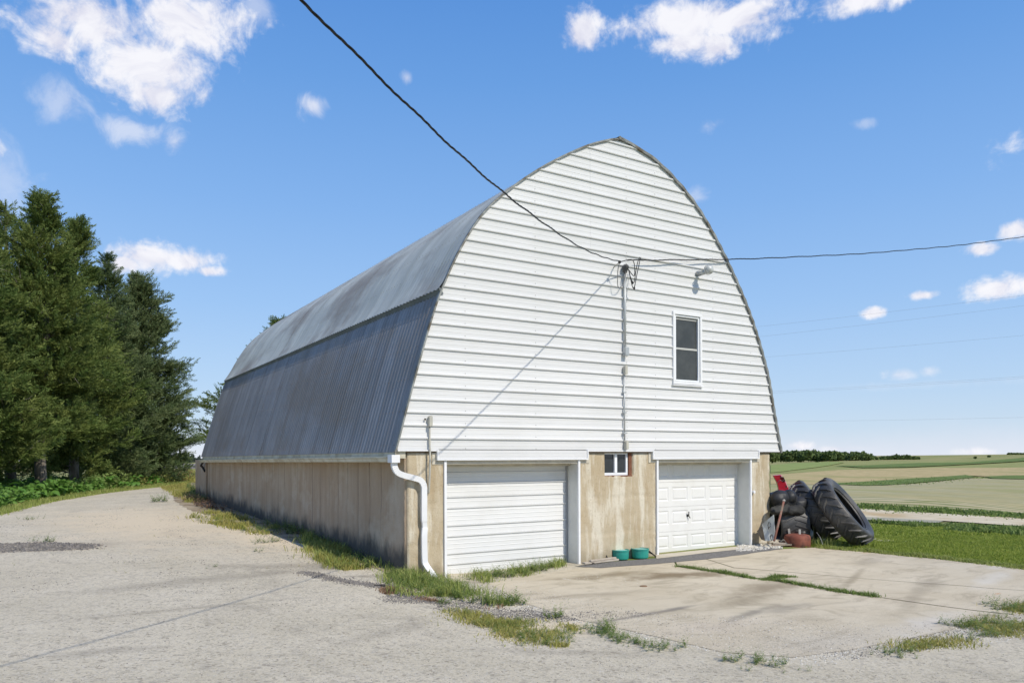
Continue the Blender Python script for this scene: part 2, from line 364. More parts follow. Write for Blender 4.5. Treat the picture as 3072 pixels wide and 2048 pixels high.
# concrete apron as separate slabs
def pad_tex(B, pos, col, bs):
    c = col
    f1 = speckle(B, pos, 120, .7, 1.); c = B.mix(B.m('MULTIPLY', f1, .2), c, (.25, .23, .2))
    S_ = [(1560, 1322, 1.8, .5, -.3, (.2, .15, .085), .9), (1400, 1322, 1.5, .4, -.2, (.25, .2, .12), .8), (1760, 1352, 1.6, .5, .2, (.25, .2, .13), .8), (1690, 1385, 1.6, .35, .1, (.3, .25, .17), .6), (2140, 1345, 1.0, .35, .3, (.3, .26, .19), .45),
          (2000, 1290, 1.4, .3, .3, (.3, .26, .2), .4), (1800, 1400, 1., .3, .1, (.22, .2, .17), .5), (2280, 1330, 1.3, .3, .2, (.7, .68, .62), .4), (1640, 1440, 1.5, .5, 0, (.58, .5, .39), .55), (1950, 1470, 2, .6, 0, (.55, .5, .41), .5),
          (1490, 1412, 2.2, .12, .12, (.13, .125, .12), .7), (1960, 1330, 2.2, .12, .45, (.3, .25, .17), .6), (2100, 1375, 2.4, .2, .4, (.34, .29, .21), .5), (1350, 1370, 1.6, .25, -.2, (.33, .28, .2), .5), (1720, 1412, 1.3, .15, .3, (.15, .14, .12), .55), (2150, 1430, 1.5, .4, .2, (.62, .59, .54), .5), (2300, 1300, .9, .2, .2, (.66, .63, .57), .4), (1990, 1270, .5, .1, .2, (.5, .3, .12), .3), (2292, 1365, .12, .05, 0, (.5, .2, .07), .5)]
    for px, py, rx, ry, a, cc, w in S_:
        p = G(px, py); s = stain(B, pos, p[0], p[1], rx, ry, a, .9, 2.2, 1.5); c = B.mix(B.m('MULTIPLY', s, w), c, cc)
    st = B.noise(B.scale(pos, (1., 2.2, 1.)), 1.1, 7, .7, 1.2); c = B.mix(B.m('MULTIPLY', B.ss(st.outputs[0], .47, .7), .5), c, (.27, .225, .155))
    # loose chips thicken toward the driveway
    p = G(1800, 1500); s = stain(B, pos, p[0], p[1], 5, 1.6, .3, 1.2, 1.2, 1.2)
    f2 = speckle(B, pos, 75, .45, .9); c = B.mix(B.m('MULTIPLY', B.m('MULTIPLY', f2, s), .55), c, (.17, .155, .135))
    return c
M_pad = mat('stained_concrete', (.54, .465, .335), (.61, .535, .4), .8, .9, bump=.006, bscale=60, spec=.25, build=pad_tex)
pad = link('concrete_pad', None); pad['kind'] = 'structure'; pad['label'] = 'stained concrete apron in front of the garage doors'
J0, J1 = (1553, 1300), (2700, 1445)     # weedy joint
def lerp2(a, c, t): return (a[0]+(c[0]-a[0])*t, a[1]+(c[1]-a[1])*t)
for pts in ([(1120, 1340), (1200, 1326), (1330, 1306), (1440, 1295), (1545, 1285), (1553, 1301), (1700, 1324), (2016, 1372.9), (2221, 1401.9), (2330, 1415), (2150, 1455), (1950, 1495), (1820, 1512), (1660, 1500), (1500, 1462), (1330, 1425), (1200, 1385)],
            [(1556, 1300.5), (1550, 1284), (1600, 1279), (1685, 1305.5), (1900, 1323), (2200, 1346), (2352, 1358), (2640, 1380.4), (2560, 1415), (2400, 1420), (2222, 1401), (2017, 1372), (1702, 1322.5)],
            [(1603, 1279), (1700, 1270), (1800, 1262), (1880, 1258), (1900, 1260), (2000, 1269), (2150, 1283), (2352, 1306), (2700, 1345), (3000, 1390), (2640, 1381), (2352, 1357.5), (2200, 1345.4), (1900, 1322.5), (1687, 1304.9)]):
    sheet('concrete_slab', pts, M_pad, .017, .35, parent=pad, kind=None)
M_strip = mat('dark_fine_gravel', (.14, .135, .13), (.25, .24, .22), 30, .95, bump=.02, bscale=60)
sheet('gravel_strip', [(1320, 1302), (1400, 1292), (1500, 1284), (1560, 1277), (1640, 1270), (1700, 1262), (1760, 1256), (1800, 1262), (1700, 1276), (1600, 1288), (1500, 1297), (1380, 1306)], M_strip, .022, .25, jag=.02, label='dark fine gravel strip between the apron and garage doors')
M_sill = mat('door_sill_concrete', (.5, .45, .34), (.58, .52, .42), 3, .9, bump=.006)
sheet('concrete_sill', [(1505, 1276), (1700, 1256), (1775, 1250), (1772, 1256), (1702, 1263), (1508, 1285)], M_sill, .027, .25, label='bare concrete sill below the panelled garage door')
M_soil = mat('dry_sandy_soil', (.4, .33, .23), (.3, .24, .16), 2., .97, bump=.02, bscale=25, c3=(.16, .11, .07), s3=1.6)
sheet('soil_strip', [(440, 1105), (500, 1140), (600, 1172), (760, 1222), (900, 1280), (940, 1312), (940, 1330), (890, 1318), (760, 1275), (640, 1232), (520, 1195), (430, 1170), (400, 1150), (395, 1125)], M_soil, .018, .3, jag=.05, label='bare sandy soil along the foot of the side wall')
M_patch = mat('crumbled_asphalt', (.12, .11, .1), (.22, .2, .18), 18, .97, bump=.03, bscale=35)
# far land use
def rows_tex(px, py, freq, c_soil, c_crop):
    def f(B, pos, col, bs):
        c0 = G(px, py); d = B.n('ShaderNodeVectorMath', operation='DISTANCE'); B.link(pos, d.inputs[0]); d.inputs[1].default_value = tuple(c0)
        n = B.noise(pos, .05, 3, .5); ph = B.m('MULTIPLY', B.m('ADD', d.outputs['Value'], B.m('MULTIPLY', n.outputs[0], 6.0)), freq)
        w = B.ss(B.m('SINE', ph), -.2, .7); pt = B.noise(pos, .06, 5, .6)
        c = B.mix(w, c_soil, c_crop); return B.mix(B.m('MULTIPLY', B.ss(pt.outputs[0], .42, .6), .6), c, col)
    return f
M_crop = mat('young_row_crop_residue', (.3, .26, .1), (.46, .37, .16), .5, .98, c3=(.26, .27, .085), s3=.03, build=rows_tex(1900, 1175, 2*pi/4.2, (.5, .42, .25), (.17, .2, .07)))
M_crop2 = mat('tan_stubble_field', (.36, .29, .12), (.52, .4, .2), .4, .98, c3=(.3, .28, .1), s3=.03)
M_strip2 = mat('contour_grass', (.1, .15, .03), (.15, .2, .045), .3, .98, bump=.2, bscale=1.2)
M_hill = mat('light_pasture', (.2, .26, .06), (.26, .3, .085), .1, .98)
M_olive = mat('olive_field', (.23, .25, .07), (.29, .29, .1), .05, .98)
cr = lambda x, y: ((2200+x/2.697)/K, (1250+y/2.697)/K)
FAR = [('crop_field', [(300, 385), (820, 362), (1460, 362), (2352, 330), (3000, 320), (3000, 400), (2352, 412), (1500, 418), (850, 430), (300, 462)], M_olive, 'olive green far field below the ridge', 12, .0),
       ('pasture', [(300, 392), (500, 376), (820, 366), (900, 372), (780, 395), (560, 425), (300, 455)], M_hill, 'light green pasture slope below the distant wood', 10, .0006),
       ('grass_bank', [(820, 400), (1100, 396), (1500, 378), (1900, 372), (2352, 335), (3000, 320), (3000, 345), (2352, 362), (1900, 388), (1400, 412), (1050, 416)], M_strip2, 'dark green grassed waterway on the far slope', 12, .0009),
       ('crop_field', [(300, 470), (850, 432), (1500, 416), (2352, 412), (3000, 408), (3000, 482), (2352, 482), (2040, 486), (1880, 476), (1300, 515), (860, 549), (300, 549)], M_crop2, 'tan stubble field above the dark grass strip', 8, .0006),
       ('grass_bank', [(840, 540), (1300, 512), (1700, 488), (1880, 475), (1965, 490), (1900, 500), (1500, 535), (1250, 556), (1050, 560), (850, 552)], M_strip2, 'dark grass strip tapering across the tan fields', 5, .0009),
       ('grass_bank', [(2040, 488), (2200, 480), (2700, 470), (2700, 505), (2300, 508), (2100, 503)], M_strip2, 'short dark grass strip at the right edge of the fields', 5, .0009),
       ('crop_field', [(300, 543), (850, 551), (1250, 554), (1500, 540), (1900, 498), (2300, 505), (3000, 502), (3000, 850), (2352, 800), (1700, 757), (1000, 712), (300, 690)], M_crop, 'nearest field of curving young crop rows beyond the road', 4, .0003)]
for nm, pts, m, lab, st, rel in FAR: sheet(nm, [cr(*p) for p in pts], m, .02, st, label=lab, rel=rel)
M_road = mat('pale_gravel', (.58, .49, .33), (.66, .58, .42), .8, .97, bump=.01, c3=(.5, .37, .2), s3=.25)
sheet('gravel_road', [cr(*p) for p in [(300, 715), (600, 728), (1000, 745), (1700, 788), (2352, 828), (3200, 880), (4200, 960), (4200, 1080), (3200, 970), (2352, 893), (1700, 848), (1060, 815), (600, 790), (300, 770)]], M_road, .05, 1.0, label='pale gravel road crossing behind the lawn')
sheet('road_shoulder', [cr(*p) for p in [(900, 812), (1060, 817), (1400, 833), (1700, 852), (1650, 866), (1300, 850), (1000, 838)]], mat('shoulder_gravel', (.42, .39, .3), (.3, .29, .2), 1.2, .98), .06, .8, label='broken gravel shoulder beside the road', jag=.1)
sheet('bare_patch', [cr(*p) for p in [(1130, 990), (1200, 988), (1420, 1012), (1400, 1022), (1160, 1012)]], mat('bare_sand', (.5, .45, .34), None, 3, .95), .04, .4, label='bare sandy patch in the lawn right of the leaning tyre', jag=.05)
plf = sheet('ploughed_field', [(300, 1066), (420, 1064.5), (480, 1064.5), (700, 1066), (700, 1078), (470, 1076), (420, 1075), (300, 1077)], mat('ploughed_soil', (.2, .165, .16), (.26, .22, .2), .08, .98), .05, 12, label='bare ploughed field left of the barn, far off')

# ------------------------------------------------------------------ barn
barn = empty('barn', 'white gothic arch barn with grey metal roof and concrete base', 'barn')
M_white = mat('white_steel_siding', (.68, .68, .675), (.70, .70, .695), .5, .42, bump=.0012, bscale=3, spec=.4, obvar=.05, c3=(.665, .665, .655), s3=.7)
M_trim = mat('white_trim', (.75, .755, .76), (.79, .795, .8), 4, .45, spec=.4)
M_galv = mat('galvanised_steel', (.36, .38, .38), (.46, .48, .48), 6, .45, metal=.6, c3=(.3, .29, .25), s3=3)
M_dark = mat('dark_gap', (.03, .028, .025), (.05, .045, .04), 5, .95)
LEN = 18.6
def curve(T):
    T = np.array(T, float); T = np.array(spl([(*t, 0) for t in T], 10))[:, :2]; return T
PL = curve([(-.04, -.06), (.0, .05), (.26, .97), (.58, 2.03), (.87, 2.85), (1.3, 3.72), (1.76, 4.4), (2.33, 4.935), (3.12, 5.53), (4.08, 6.10), (4.7, 6.37), (5.0, 6.46)])
PR = curve([(10.04, -.06), (10.0, .05), (9.76, .97), (9.51, 1.92), (8.96, 3.15), (8.17, 4.35), (7.27, 5.38), (6.36, 6.03), (5.6, 6.34), (5.0, 6.46)])
xl = lambda z: float(np.interp(z, PL[:, 1], PL[:, 0])); xr = lambda z: float(np.interp(z, PR[:, 1], PR[:, 0]))
PITCH = .2288
def rib_profile(z0):   # one course: flat pan, two pencil beads, one bold rib on top
    p = [(0, 0)]
    for c in (.3, .62): p += [(c-.03, 0), (c-.015, .0035), (c+.01, .0035), (c+.03, 0)]
    p += [(.79, 0), (.81, .029), (.92, .031), (1.0, 0)]
    return [(z0+a*PITCH, -d) for a, d in p]
def siding(name, spans, z0, zt=None, z_lo=None, parent=barn, m=None, y=0., clip=True, prof=None):
    V = []; F = []
    p = prof or rib_profile(z0)
    if zt is not None: p = [q for q in p if q[0] < zt]+[(zt, 0)]
    if z_lo is not None: p = [(z_lo, 0)]+[q for q in p if q[0] > z_lo]
    zs = []
    for a, c in zip(p[:-1], p[1:]):
        zs.append(a)
    zs.append(p[-1])
    for (sa, sb) in spans:
        o = len(V); n = 0
        for z, d in zs:
            a, c = (max(sa, xl(z)), min(sb, xr(z))) if clip else (sa, sb)
            if c <= a: c = a+.001
            V += [(a, y+d, z), (c, y+d, z)]; n += 1
        for i in range(n-1): F.append((o+2*i, o+2*i+1, o+2*i+3, o+2*i+2))
        k = len(V)   # give it thickness: returned bottom edge
        V += [(V[o][0], y+.012, zs[0][0]), (V[o+1][0], y+.012, zs[0][0])]; F.append((k, k+1, o+1, o))
    me = bpy.data.meshes.new(name); me.from_pydata(V, [], F)
    return link(name, me, m or M_white, parent)
WX0, WX1, WZ0, WZ1 = 6.50, 7.36, 1.47, 3.02
SEAM = 5.17
for i in range(29):
    z0 = .0+i*PITCH; z1 = z0+PITCH; zt = min(z1, 6.44)
    if z0 > 6.42: break
    seam = SEAM if i < 18 else 4.25
    xs = [-1, seam, 11]
    if z1 > WZ0 and z0 < WZ1: rngs = [(-1, SEAM), (SEAM+.001, WX0), (WX1, 11)]
    else: rngs = [(-1, seam), (seam+.001, 11)]
    for a, c in rngs:
        if min(c, xr(z0)) - max(a, xl(z0)) < .05: continue
        if c <= WX0+.01 or a >= WX1-.01 or z0 > WZ1 or z1 < WZ0 or not (z1 > WZ0 and z0 < WZ1):
            siding('siding_panel', [(a, c)], z0, zt, y=(.0 if a < 0 else -.0012))
for zz0, lo, hi in ((PITCH*6, None, 1.47), (PITCH*13, 3.0, None)):
    siding('siding_panel', [(WX0, WX1)], zz0, hi, z_lo=lo)
# screw heads down the seam and studs
scr = MB()
for sx in (SEAM+.03, 2.9, 1.35, 7.75, 9.0, 6.0):
    for i in range(28):
        z = (i+.08)*PITCH
        if xl(z)+.1 < sx < xr(z)-.1 and not (WX0-.1 < sx < WX1+.1 and WZ0-.2 < z < WZ1+.2): scr.box(sx-.006, sx+.006, -.007, .002, z-.006, z+.006)
        if sx == SEAM+.03 and i < 18: scr.box(sx-.006, sx+.006, -.007, .002, z-.006+.11, z+.006+.11)
scr.build('screw_head', mat('screw_zinc', (.35, .34, .32), None, 4, .5, .4), barn)['kind'] = 'stuff'
# rake trim following the arch, slightly wavy at the rib ends
def ribbon(name, PTS, y0, y1, wid, m, side=1, wav=.0):
    P = np.array([(x, z) for x, z in PTS]); d = np.gradient(P, axis=0); d /= np.linalg.norm(d, axis=1)[:, None]; N = np.stack([-d[:, 1], d[:, 0]], 1)*side
    if wav: P = P+N*(np.sin(P[:, 1]/PITCH*2*pi)*wav)[:, None]
    A = P+N*wid; V = []
    for (x, z), (x2, z2) in zip(P, A): V += [(x, y0, z), (x2, y0, z2), (x2, y1, z2), (x, y1, z)]
    F = []
    for i in range(len(P)-1):
        for k in range(4): F.append((i*4+k, i*4+(k+1) % 4, i*4+4+(k+1) % 4, i*4+4+k))
    return MB().add(V, F+[(0, 1, 2, 3)]).build(name, m, barn)
M_rake = mat('weathered_edge_metal', (.2, .21, .2), (.33, .34, .32), 5, .6, metal=.3, c3=(.12, .1, .07), s3=4)
def dense(P, n=240):
    d = np.concatenate([[0], np.cumsum(np.linalg.norm(np.diff(P, axis=0), axis=1))]); t = np.linspace(0, d[-1], n); return np.stack([np.interp(t, d, P[:, 0]), np.interp(t, d, P[:, 1])], 1)
ribbon('rake_trim', dense(PL), -.045, .02, .03, M_rake, 1, .0)
ribbon('rake_trim', dense(PR), -.05, .03, .055, M_rake, -1, .008)
# bottom trims and door headers
HZ = -.2
M_beam = mat('cream_painted_board', (.6, .56, .46), (.5, .46, .38), 4, .7)
for (a, c) in ((.76, 4.16), (5.90, 9.27)):
    siding('header_panel', [(a+.03, c-.03)], -.17, -.012, parent=barn, y=-.016, clip=False, prof=[(-.17, 0), (-.125, 0), (-.121, -.004), (-.115, 0), (-.07, 0), (-.066, -.004), (-.06, 0), (-.012, 0)])
    box('header_trim', M_trim, barn, a, c, -.034, .03, HZ, -.172, .004)
    box('header_trim', M_trim, barn, a, a+.028, -.0335, .028, -.170, -.002, .003)
    box('header_trim', M_trim, barn, c-.028, c, -.0335, .028, -.170, -.002, .003)
    box('header_beam', M_beam, barn, a-.07, c+.07, .032, .40, -.27, -.06)
for (a, c) in ((0.0, .757), (4.163, 5.897), (9.273, 10.0)): box('base_trim', M_trim, barn, a, c, -.024, .03, -.035, -.004, .003)
box('sill_plate', mat('weathered_timber', (.16, .12, .08), (.25, .19, .13), 8, .9, stretch=(.3, 3, 3)), barn, .15, 9.75, .034, .3, -.06, -.01)

# concrete front wall with worn relief
def conc_tex(B, pos, col, bs):
    n = B.noise(B.scale(pos, (2.2, 2.2, .35)), 1.5, 6, .65); c = B.mix(B.ss(n.outputs[0], .48, .62), col, (.63, .58, .47))
    n2 = B.noise(B.scale(pos, (4., 4., .5)), 1.9, 5, .6); c = B.mix(B.m('MULTIPLY', B.ss(n2.outputs[0], .5, .68), .5), c, (.38, .285, .17))
    n3 = B.noise(pos, 38, 4, .7); c = B.mix(B.m('MULTIPLY', B.ss(n3.outputs[0], .57, .66), .5), c, (.24, .17, .1))
    s = B.n('ShaderNodeSeparateXYZ'); B.link(pos, s.inputs[0])
    low = B.ss(B.m('ADD', s.outputs[2], B.m('MULTIPLY', n.outputs[0], .7)), -1.62, -2.0)
    return B.mix(B.m('MULTIPLY', low, .55), c, (.2, .18, .13))
M_conc = mat('weathered_concrete', (.5, .43, .31), (.44, .36, .24), 1.2, .92, bump=.006, bscale=30, spec=.2, build=conc_tex)
def conc_side(B, pos, col, bs):
    s = B.n('ShaderNodeSeparateXYZ'); B.link(pos, s.inputs[0])
    n = B.noise(B.scale(pos, (1., 2.4, .25)), 1.6, 6, .65); c = B.mix(B.m('MULTIPLY', B.ss(n.outputs[0], .42, .62), .5), col, (.35, .25, .165))
    n2 = B.noise(B.scale(pos, (1., .8, 1.1)), 1.3, 6, .6); c = B.mix(B.m('MULTIPLY', B.ss(n2.outputs[0], .5, .66), .6), c, (.53, .455, .355))
    n4 = B.noise(B.scale(pos, (1., 1., .6)), 2.6, 4, .6)
    # moss and damp rising from the ground
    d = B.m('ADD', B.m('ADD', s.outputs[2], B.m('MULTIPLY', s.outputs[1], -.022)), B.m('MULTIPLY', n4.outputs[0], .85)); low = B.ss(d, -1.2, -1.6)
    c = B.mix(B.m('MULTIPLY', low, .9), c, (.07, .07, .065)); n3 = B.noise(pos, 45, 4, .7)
    fr = B.m('FRACT', B.m('ADD', B.m('DIVIDE', s.outputs[1], .604), .54)); ln = B.m('SUBTRACT', 1.0, B.m('MULTIPLY', B.m('ABSOLUTE', B.m('SUBTRACT', fr, .5)), 22.0), clamp=True)
    n5 = B.noise(B.scale(pos, (1., 1.6, .5)), 1.7, 5, .6); c = B.mix(B.m('MULTIPLY', B.m('MULTIPLY', ln, B.ss(n5.outputs[0], .36, .58)), .75), c, (.15, .11, .08))
    return B.mix(B.m('MULTIPLY', B.ss(n3.outputs[0], .56, .66), .3), c, (.2, .16, .12))
M_conc2 = mat('damp_streaked_concrete', (.43, .325, .225), (.47, .375, .275), 1.2, .93, bump=.006, bscale=26, spec=.2, build=conc_side)
def slab_xz(name, xs, zs, keep, y0, y1, m, disp, axis='y'):
    nx, nz = len(xs), len(zs); XX, ZZ = np.meshgrid(xs, zs, indexing='ij'); D = disp(XX.ravel(), ZZ.ravel())
    front = np.stack([XX.ravel(), y0+D, ZZ.ravel()], 1); back = np.stack([XX.ravel(), np.full(nx*nz, y1), ZZ.ravel()], 1)
    q = grid(nx, nz); cx = (XX[:-1, :-1]+XX[1:, 1:])/2; cz = (ZZ[:-1, :-1]+ZZ[1:, 1:])/2; kp = keep(cx, cz); q = q[kp.ravel()]
    side = []
    kpp = np.pad(kp, 1, constant_values=False); n = nx*nz
    for i in range(nx-1):
        for j in range(nz-1):
            if not kp[i, j]: continue
            v = lambda a, c: a*nz+c
            if not kpp[i, j+1]: side.append((v(i, j), v(i, j+1), v(i, j+1)+n, v(i, j)+n))
            if not kpp[i+2, j+1]: side.append((v(i+1, j+1), v(i+1, j), v(i+1, j)+n, v(i+1, j+1)+n))
            if not kpp[i+1, j]: side.append((v(i+1, j), v(i, j), v(i, j)+n, v(i+1, j)+n))
            if not kpp[i+1, j+2]: side.append((v(i, j+1), v(i+1, j+1), v(i+1, j+1)+n, v(i, j+1)+n))
    V = np.concatenate([front, back]); F = [q, np.array(side)]
    if axis == 'x': V = V[:, [1, 0, 2]]
    return link(name, fmesh(name, V, F), m, barn)
fx = np.unique(np.round(np.concatenate([[.215], np.arange(.255, 9.70, .04), [.92, 3.97, 6.04, 9.03, 4.63, 5.41, 9.71]]), 3)); fx = fx[np.concatenate([[True], np.diff(fx) > .008])]
for e in (.92, 3.97, 6.04, 9.03, 4.63, 5.41, 9.71): fx[np.argmin(abs(fx-e))] = e
fz = np.unique(np.round(np.concatenate([np.arange(-2.7, -.06, .04), [-.54, -.061]]), 3))
def keepf(x, z): return ~(((x > .92) & (x < 3.97)) | ((x > 6.04) & (x < 9.03)) | ((x > 4.63) & (x < 5.41) & (z > -.54)))
def dispf(x, z):
    d = .006*vnoise(np.c_[x, z], 3., 3)+.004*vnoise(np.c_[x, z], 14., 5)
    for gx, w in ((.68, .012), (4.86, .014), (4.985, .012), (5.43, .014), (9.42, .008), (4.1, .006), (5.75, .006)): d += .014*np.exp(-((x-gx-.01*np.sin(z*7))/w)**2)
    for ex in (.18, .92, 3.97, 6.04, 9.03, 9.71): d += np.clip(vnoise(np.c_[x*0+ex, z], 9., 8), 0, 1)*.03*np.exp(-abs(x-ex)/.035)
    for zz in (-.98, -1.72): d += .008*np.exp(-((z-zz-.02*np.sin(x*5))/.02)**2)
    d += .016*np.exp(-((z+.72)/.015)**2)*((x > 4.7) & (x < 5.4))
    return d
slab_xz('foundation_wall', fx, fz, keepf, .045, .34, M_conc, dispf)
sy = np.arange(.09, 18.5, .055); sz = np.arange(-2.75, -.07, .06)
gro = np.arange(.58, 18.4, .604)+RNG.normal(0, .03, 30)[:len(np.arange(.58, 18.4, .604))]
sy = np.unique(np.concatenate([sy[np.min(abs(sy[:, None]-gro[None]), axis=1) > .03], gro-.022, gro, gro+.022]))
gl = RNG.uniform(-2.6, -.7, len(gro)); gl[::3] = -3
def disps(y, z):
    d = .007*vnoise(np.c_[y, z], 1.6, 13)+.003*vnoise(np.c_[y, z], 9., 15)
    for k, gg in enumerate(gro): d += .017*np.exp(-((y-gg)/.012)**2)*(1/(1+np.exp(-(z-gl[k])*-8)) if k % 2 else 1.)
    d += np.clip(vnoise(np.c_[y*0, z], 9., 28), 0, 1)*.03*np.exp(-abs(y-.05)/.04)
    d += -.006*(z < -1.2+.1*np.sin(y*.8)) ; return d
slab_xz('side_wall', sy, sz, lambda a, c: np.ones_like(a, bool), .18, .42, M_conc2, disps, 'x')
sl = MB(); sl.box(.12, .4, 18.52, 20.8, -2.4, -.16); sl.build('rear_wall', M_conc2, barn, bevel=.01)
box('side_wall', M_conc2, barn, 9.45, 9.70, .35, 18.5, -2.8, -.07)
box('gable_wall', M_dark, barn, .5, 9.4, 18.3, 18.45, -2.6, -.02)
MB().prism([(x+.03*(1 if x < 5 else -1), z-.05) for x, z in list(PL[::4])+list(PR[::-4])], 18.2, 18.25).build('gable_wall', M_white, barn)

# roof sheets: corrugated, running up the slope, in rows
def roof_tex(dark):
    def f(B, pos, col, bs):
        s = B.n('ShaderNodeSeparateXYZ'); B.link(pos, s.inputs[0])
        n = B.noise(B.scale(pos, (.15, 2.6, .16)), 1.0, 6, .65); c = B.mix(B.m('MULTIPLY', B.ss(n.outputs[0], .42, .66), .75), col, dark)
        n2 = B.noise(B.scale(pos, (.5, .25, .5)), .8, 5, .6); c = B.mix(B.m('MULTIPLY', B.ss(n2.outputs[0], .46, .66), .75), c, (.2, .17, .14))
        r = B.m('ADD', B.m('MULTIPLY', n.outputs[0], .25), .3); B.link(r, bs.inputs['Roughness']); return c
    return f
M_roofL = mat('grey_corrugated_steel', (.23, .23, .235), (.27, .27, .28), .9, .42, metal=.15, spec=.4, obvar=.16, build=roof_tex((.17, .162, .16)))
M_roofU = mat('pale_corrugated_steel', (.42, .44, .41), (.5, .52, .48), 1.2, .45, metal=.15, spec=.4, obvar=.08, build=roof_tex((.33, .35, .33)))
def arclen(P): return np.concatenate([[0], np.cumsum(np.linalg.norm(np.diff(P, axis=0), axis=1))])
def seg(P, s0, s1, n, out=0.):
    d = arclen(P); t = np.linspace(max(s0, 0), s1, n); A = np.stack([np.interp(t, d, P[:, 0]), np.interp(t, d, P[:, 1])], 1)
    T = np.gradient(A, axis=0); T /= np.linalg.norm(T, axis=1)[:, None]; N = np.stack([-T[:, 1], T[:, 0]], 1)
    return A+N*out, N
sL = arclen(PL); iB = np.argmin(abs(PL[:, 1]-2.85)); sB = sL[iB]; sT = sL[-1]
LOW, LN = seg(PL, .02, sB+.02, 14)
# lower band bottom is straight with a slight kick
CORR = .15
def sheet_roof(rowP, rowN, y0, y1, m, off, tilt=0.):
    ny = int(round((y1-y0)/CORR*8)); ys = y0+np.arange(ny+1)*(y1-y0)/ny; A = []
    wv = .016*(np.cos(np.arange(ny+1)*pi/4)*.5+.5)**2-.004
    for (px, pz), (nx, nz) in zip(rowP, rowN):
        for j, y in enumerate(ys): A.append((px+nx*(wv[j]+off+tilt*j/ny), y, pz+nz*(wv[j]+off+tilt*j/ny)))
    me = fmesh('roof_sheet', np.array(A), [grid(len(rowP), len(ys))[:, ::-1]], smooth=True)
    return link('roof_sheet', me, m, barn)
SW = CORR*4; NS = int(LEN/SW)+1
def tail(P, N, a, k):   # curl the start outward (flare)
    P = P.copy(); n = len(P); t = np.linspace(0, 1, n); w = np.clip(1-t/k, 0, 1)**2; return P+N*(a*w)[:, None]
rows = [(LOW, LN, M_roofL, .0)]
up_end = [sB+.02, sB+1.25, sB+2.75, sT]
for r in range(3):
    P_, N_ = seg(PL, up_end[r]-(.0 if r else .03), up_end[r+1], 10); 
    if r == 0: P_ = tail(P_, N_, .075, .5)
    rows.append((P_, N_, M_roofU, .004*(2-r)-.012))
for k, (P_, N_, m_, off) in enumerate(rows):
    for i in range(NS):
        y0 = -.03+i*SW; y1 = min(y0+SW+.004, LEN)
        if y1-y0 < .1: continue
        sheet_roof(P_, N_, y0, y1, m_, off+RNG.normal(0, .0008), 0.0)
# right hand slope: one sheet band (never faces the viewer)
Rp, Rn = seg(PR, 0, arclen(PR)[-1], 40); Rn = -Rn
ny = int(LEN/.0762); ys = -.03+np.arange(ny+1)*LEN/ny; A = [(px+nx*(.02+.008*(j % 2)), y, pz+nz*(.02+.008*(j % 2))) for (px, pz), (nx, nz) in zip(Rp, Rn) for j, y in enumerate(ys)]
link('roof_slope', fmesh('roof_slope', np.array(A), [grid(len(Rp), len(ys))]), M_roofU, barn)
# dark drip board under the flare
bp_, bn_ = seg(PL, sB-.01, sB+.03, 3); q0 = bp_[1]+bn_[1]*.07
MB().add([(q0[0], -.03, q0[1]+.0), (q0[0]+.035, -.03, q0[1]-.10), (q0[0], LEN, q0[1]+.0), (q0[0]+.035, LEN, q0[1]-.10), (q0[0]+.02, -.03, q0[1]+.02), (q0[0]+.09, -.03, q0[1]-.09), (q0[0]+.02, LEN, q0[1]+.02), (q0[0]+.09, LEN, q0[1]-.09)],
         [(0, 1, 3, 2), (1, 5, 7, 3), (0, 4, 5, 1), (2, 3, 7, 6), (4, 0, 2, 6)]).build('drip_board', mat('drip_board_metal', (.1, .12, .13), (.15, .17, .175), 3, .6, metal=.2), barn)
# nail heads along purlin lines
nl = MB()
for s_ in np.concatenate([np.arange(.15, sB, .62), np.arange(sB+.1, sT, .62)]):
    (pp,), (nn,) = [a[1:2] for a in seg(PL, s_-.01, s_+.01, 3)]
    for j in range(int(LEN/CORR)):
        y = -.03+CORR*j; r = .0075
        if RNG.random() < .25: continue
        c = pp+nn*(.012 if s_ > sB else .016); nl.add([(c[0]-r*nn[1], y-r, c[1]+r*nn[0]), (c[0]+r*nn[1], y-r, c[1]-r*nn[0]), (c[0]+r*nn[1], y+r, c[1]-r*nn[0]), (c[0]-r*nn[1], y+r, c[1]+r*nn[0]), (c[0]+nn[0]*r, y, c[1]+nn[1]*r)], [(0, 1, 4), (1, 2, 4), (2, 3, 4), (3, 0, 4)])
o = nl.build('roof_nail', mat('rusty_nail_heads', (.3, .28, .25), (.12, .08, .06), 9, .6), barn); o['kind'] = 'stuff'
# ridge
MB().tube([(5.0, -.06, 6.49), (5.0, LEN, 6.49)], .035, 8).build('ridge_cap', M_rake, barn)
MB().add([(4.82, -.055, 6.43), (5.0, -.055, 6.515), (5.18, -.055, 6.43), (4.82, LEN, 6.43), (5.0, LEN, 6.515), (5.18, LEN, 6.43)], [(0, 1, 4, 3), (1, 2, 5, 4)]).build('ridge_cap', M_galv, barn)
